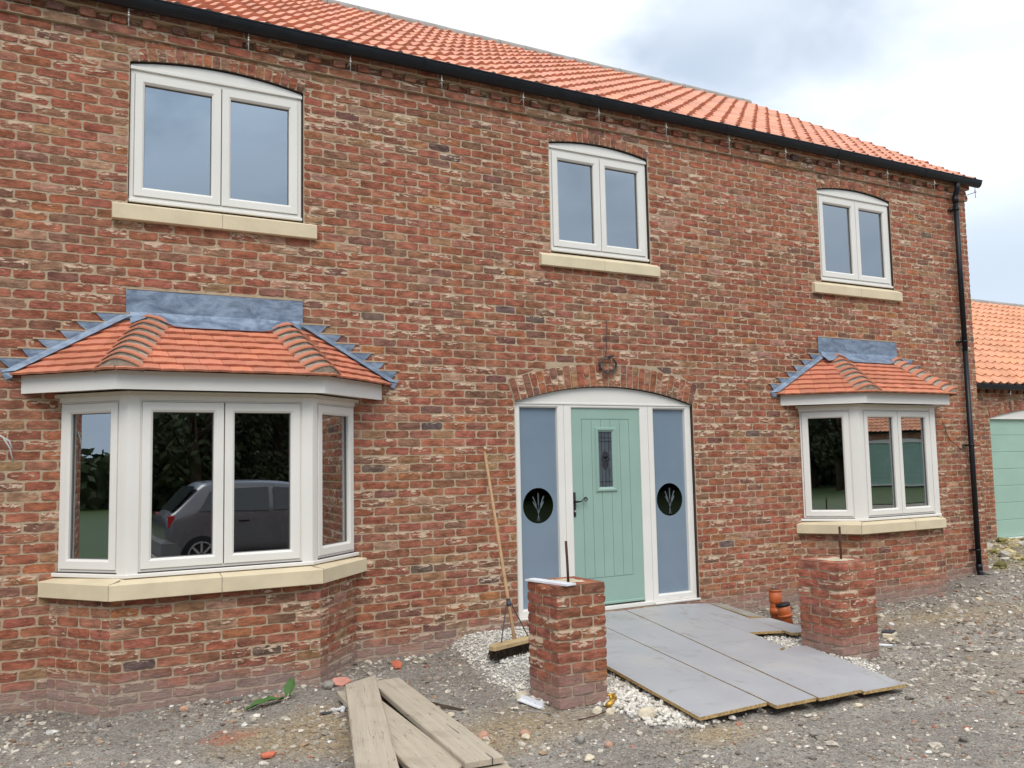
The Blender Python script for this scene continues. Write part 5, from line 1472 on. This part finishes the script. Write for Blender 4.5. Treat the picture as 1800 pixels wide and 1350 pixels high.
hg = MB(); R = random.Random(5)
for i in range(19000):
    x = R.uniform(-40, 62); y = -31 - max(0, x-30)*.35 + R.gauss(0, .5); z = R.uniform(0, 4.6) * (1 + .15*math.sin(x*1.3))
    if i % 4 == 0: x, y, z = -40 + R.gauss(0, .5), R.uniform(-32, 25), R.uniform(0, 2.5); s = R.uniform(.15, .34)
    n = Vector((R.gauss(0, 1), R.gauss(0, 1), R.gauss(0, 1))).normalized(); a = n.orthogonal().normalized(); b = n.cross(a); p = Vector((x, y, z))
    hg.add([p-a*s, p-b*s*.6, p+a*s, p+b*s*.6], [(0, 1, 2, 3)])
hg.add([(-40, -31.3, -.1), (30, -31.3, -.1), (30, -31.3, 4.2), (-40, -31.3, 4.2)], [(0, 1, 2, 3)])
hg.add([(30, -31.3, -.1), (62, -42.5, -.1), (62, -42.5, 4.2), (30, -31.3, 4.2)], [(0, 1, 2, 3)])
hg.add([(-40.3, -32, -.1), (-40.3, 25, -.1), (-40.3, 25, 2.2), (-40.3, -32, 2.2)], [(0, 1, 2, 3)])
tag(hg.build('far_hedge', M['foliage']), None, kind='stuff')
# a second garage across the drive
g2 = garage.copy(); COL.objects.link(g2)
def cp(o, par):
    for ch in list(o.children):
        c = ch.copy(); COL.objects.link(c); c.parent = par; cp(ch, c)
g2.location = (35.5, -24.0, 0); g2.rotation_euler = (0, 0, math.radians(-127))
cp(garage, g2)
g2['label'] = 'second green doored garage across the drive, mirrored in the right bay window'

# ================================================================== LIGHT, SKY, CAMERA
sun = bpy.data.lights.new('sun', 'SUN'); sun.energy = 1.5; sun.angle = math.radians(35); sun.color = (1, .935, .85)
so = bpy.data.objects.new('sun', sun); COL.objects.link(so)
sd = Vector((-.30, -.62, .78)).normalized()
so.rotation_euler = (-sd).to_track_quat('-Z', 'Y').to_euler(); so.location = (0, -10, 20)
W = bpy.data.worlds.new('World'); S.world = W; W.use_nodes = True; nt = W.node_tree; nt.nodes.clear()
class WT(NT):
    def __init__(s): s.t = nt; s._pos = None
w = WT(); out = w.n('ShaderNodeOutputWorld'); D = w.n('ShaderNodeTexCoord').outputs['Generated']
sky = w.n('ShaderNodeTexSky', sky_type='NISHITA', sun_disc=False, sun_elevation=math.asin(sd.z), sun_rotation=math.atan2(sd.x, sd.y), air_density=1.0, dust_density=1.5)
xyz = w.n('ShaderNodeSeparateXYZ', ins={0: D}).outputs
zz = w.math('ADD', w.math('MAXIMUM', xyz[2], 0.0), .22)
pv = w.n('ShaderNodeCombineXYZ', ins={0: w.math('DIVIDE', xyz[0], zz), 1: w.math('DIVIDE', xyz[1], zz), 2: .4}).outputs[0]
n1 = w.noise(w.map(pv, (1, 1, 1), (1.7, .6, 0)), 1.7, 5, .55, .3)
n2 = w.noise(w.map(pv, (1, 1, 1), (4.3, 2.2, 0)), .8, 4, .5)
fwd = w.n('ShaderNodeVectorMath', operation='DOT_PRODUCT', ins={0: D, 1: Vector((.52, .62, .58)).normalized()}).outputs['Value']
bright = w.step(fwd, -.75, .88, .0, 1.)
cl = w.mix(bright, (5.8, 7.9, 10.4), (11.0, 11.2, 11.4))
shade = w.step(w.math('ADD', w.math('MULTIPLY', n1, .75), w.math('MULTIPLY', n2, .25)), .44, .60, 0, 1)
bd = w.n('ShaderNodeVectorMath', operation='DOT_PRODUCT', ins={0: D, 1: Vector((.650, .600, .467)).normalized()}).outputs['Value']
blob = w.step(w.math('ADD', bd, w.math('MULTIPLY', w.math('SUBTRACT', w.noise(w.map(D, (5, 5, 9)), 1, 4, .55, .4), .5), .045)), .980, 1.0, 0, 1)
shade = w.math('MAXIMUM', w.math('MULTIPLY', shade, w.step(fwd, .55, .85, 1.2, .30)), blob)
cl = w.mix(w.math('MULTIPLY', shade, .78), cl, w.mix(bright, (3.3, 4.7, 6.6), (3.9, 4.6, 5.4)))
hzn = w.step(w.math('ADD', xyz[2], w.math('MULTIPLY', w.math('SUBTRACT', n2, .5), .3)), .16, .52, .92, 0)
cl = w.mix(hzn, cl, (4.1, 4.9, 5.9))
thin = w.step(n2, .30, .44, .35, 0)
col = w.mix(thin, cl, sky.outputs[0])
bg = w.n('ShaderNodeBackground', ins={'Color': col, 'Strength': .1})
nt.links.new(bg.outputs[0], out.inputs[0])

cam = bpy.data.cameras.new('camera'); co = bpy.data.objects.new('camera', cam); COL.objects.link(co)
yaw, pitch, roll = math.radians(29.2496), math.radians(5.0161), math.radians(-1.1573)
f = Vector((math.sin(yaw)*math.cos(pitch), math.cos(yaw)*math.cos(pitch), math.sin(pitch)))
r0 = Vector((math.cos(yaw), -math.sin(yaw), 0)); u0 = r0.cross(f)
r = r0*math.cos(roll) + u0*math.sin(roll); u = -r0*math.sin(roll) + u0*math.cos(roll)
co.matrix_world = Matrix(((r.x, u.x, -f.x, -4.1997), (r.y, u.y, -f.y, -7.4942), (r.z, u.z, -f.z, 1.6389), (0, 0, 0, 1)))
cam.sensor_width = 36; cam.lens = 1575.88/1800*36; cam.clip_end = 2000; cam.clip_start = .05
S.camera = co
S.view_settings.view_transform = 'Standard'; S.view_settings.look = 'None'; S.view_settings.exposure = .64; S.view_settings.gamma = 1
S.cycles.max_bounces = 8; S.cycles.transparent_max_bounces = 12
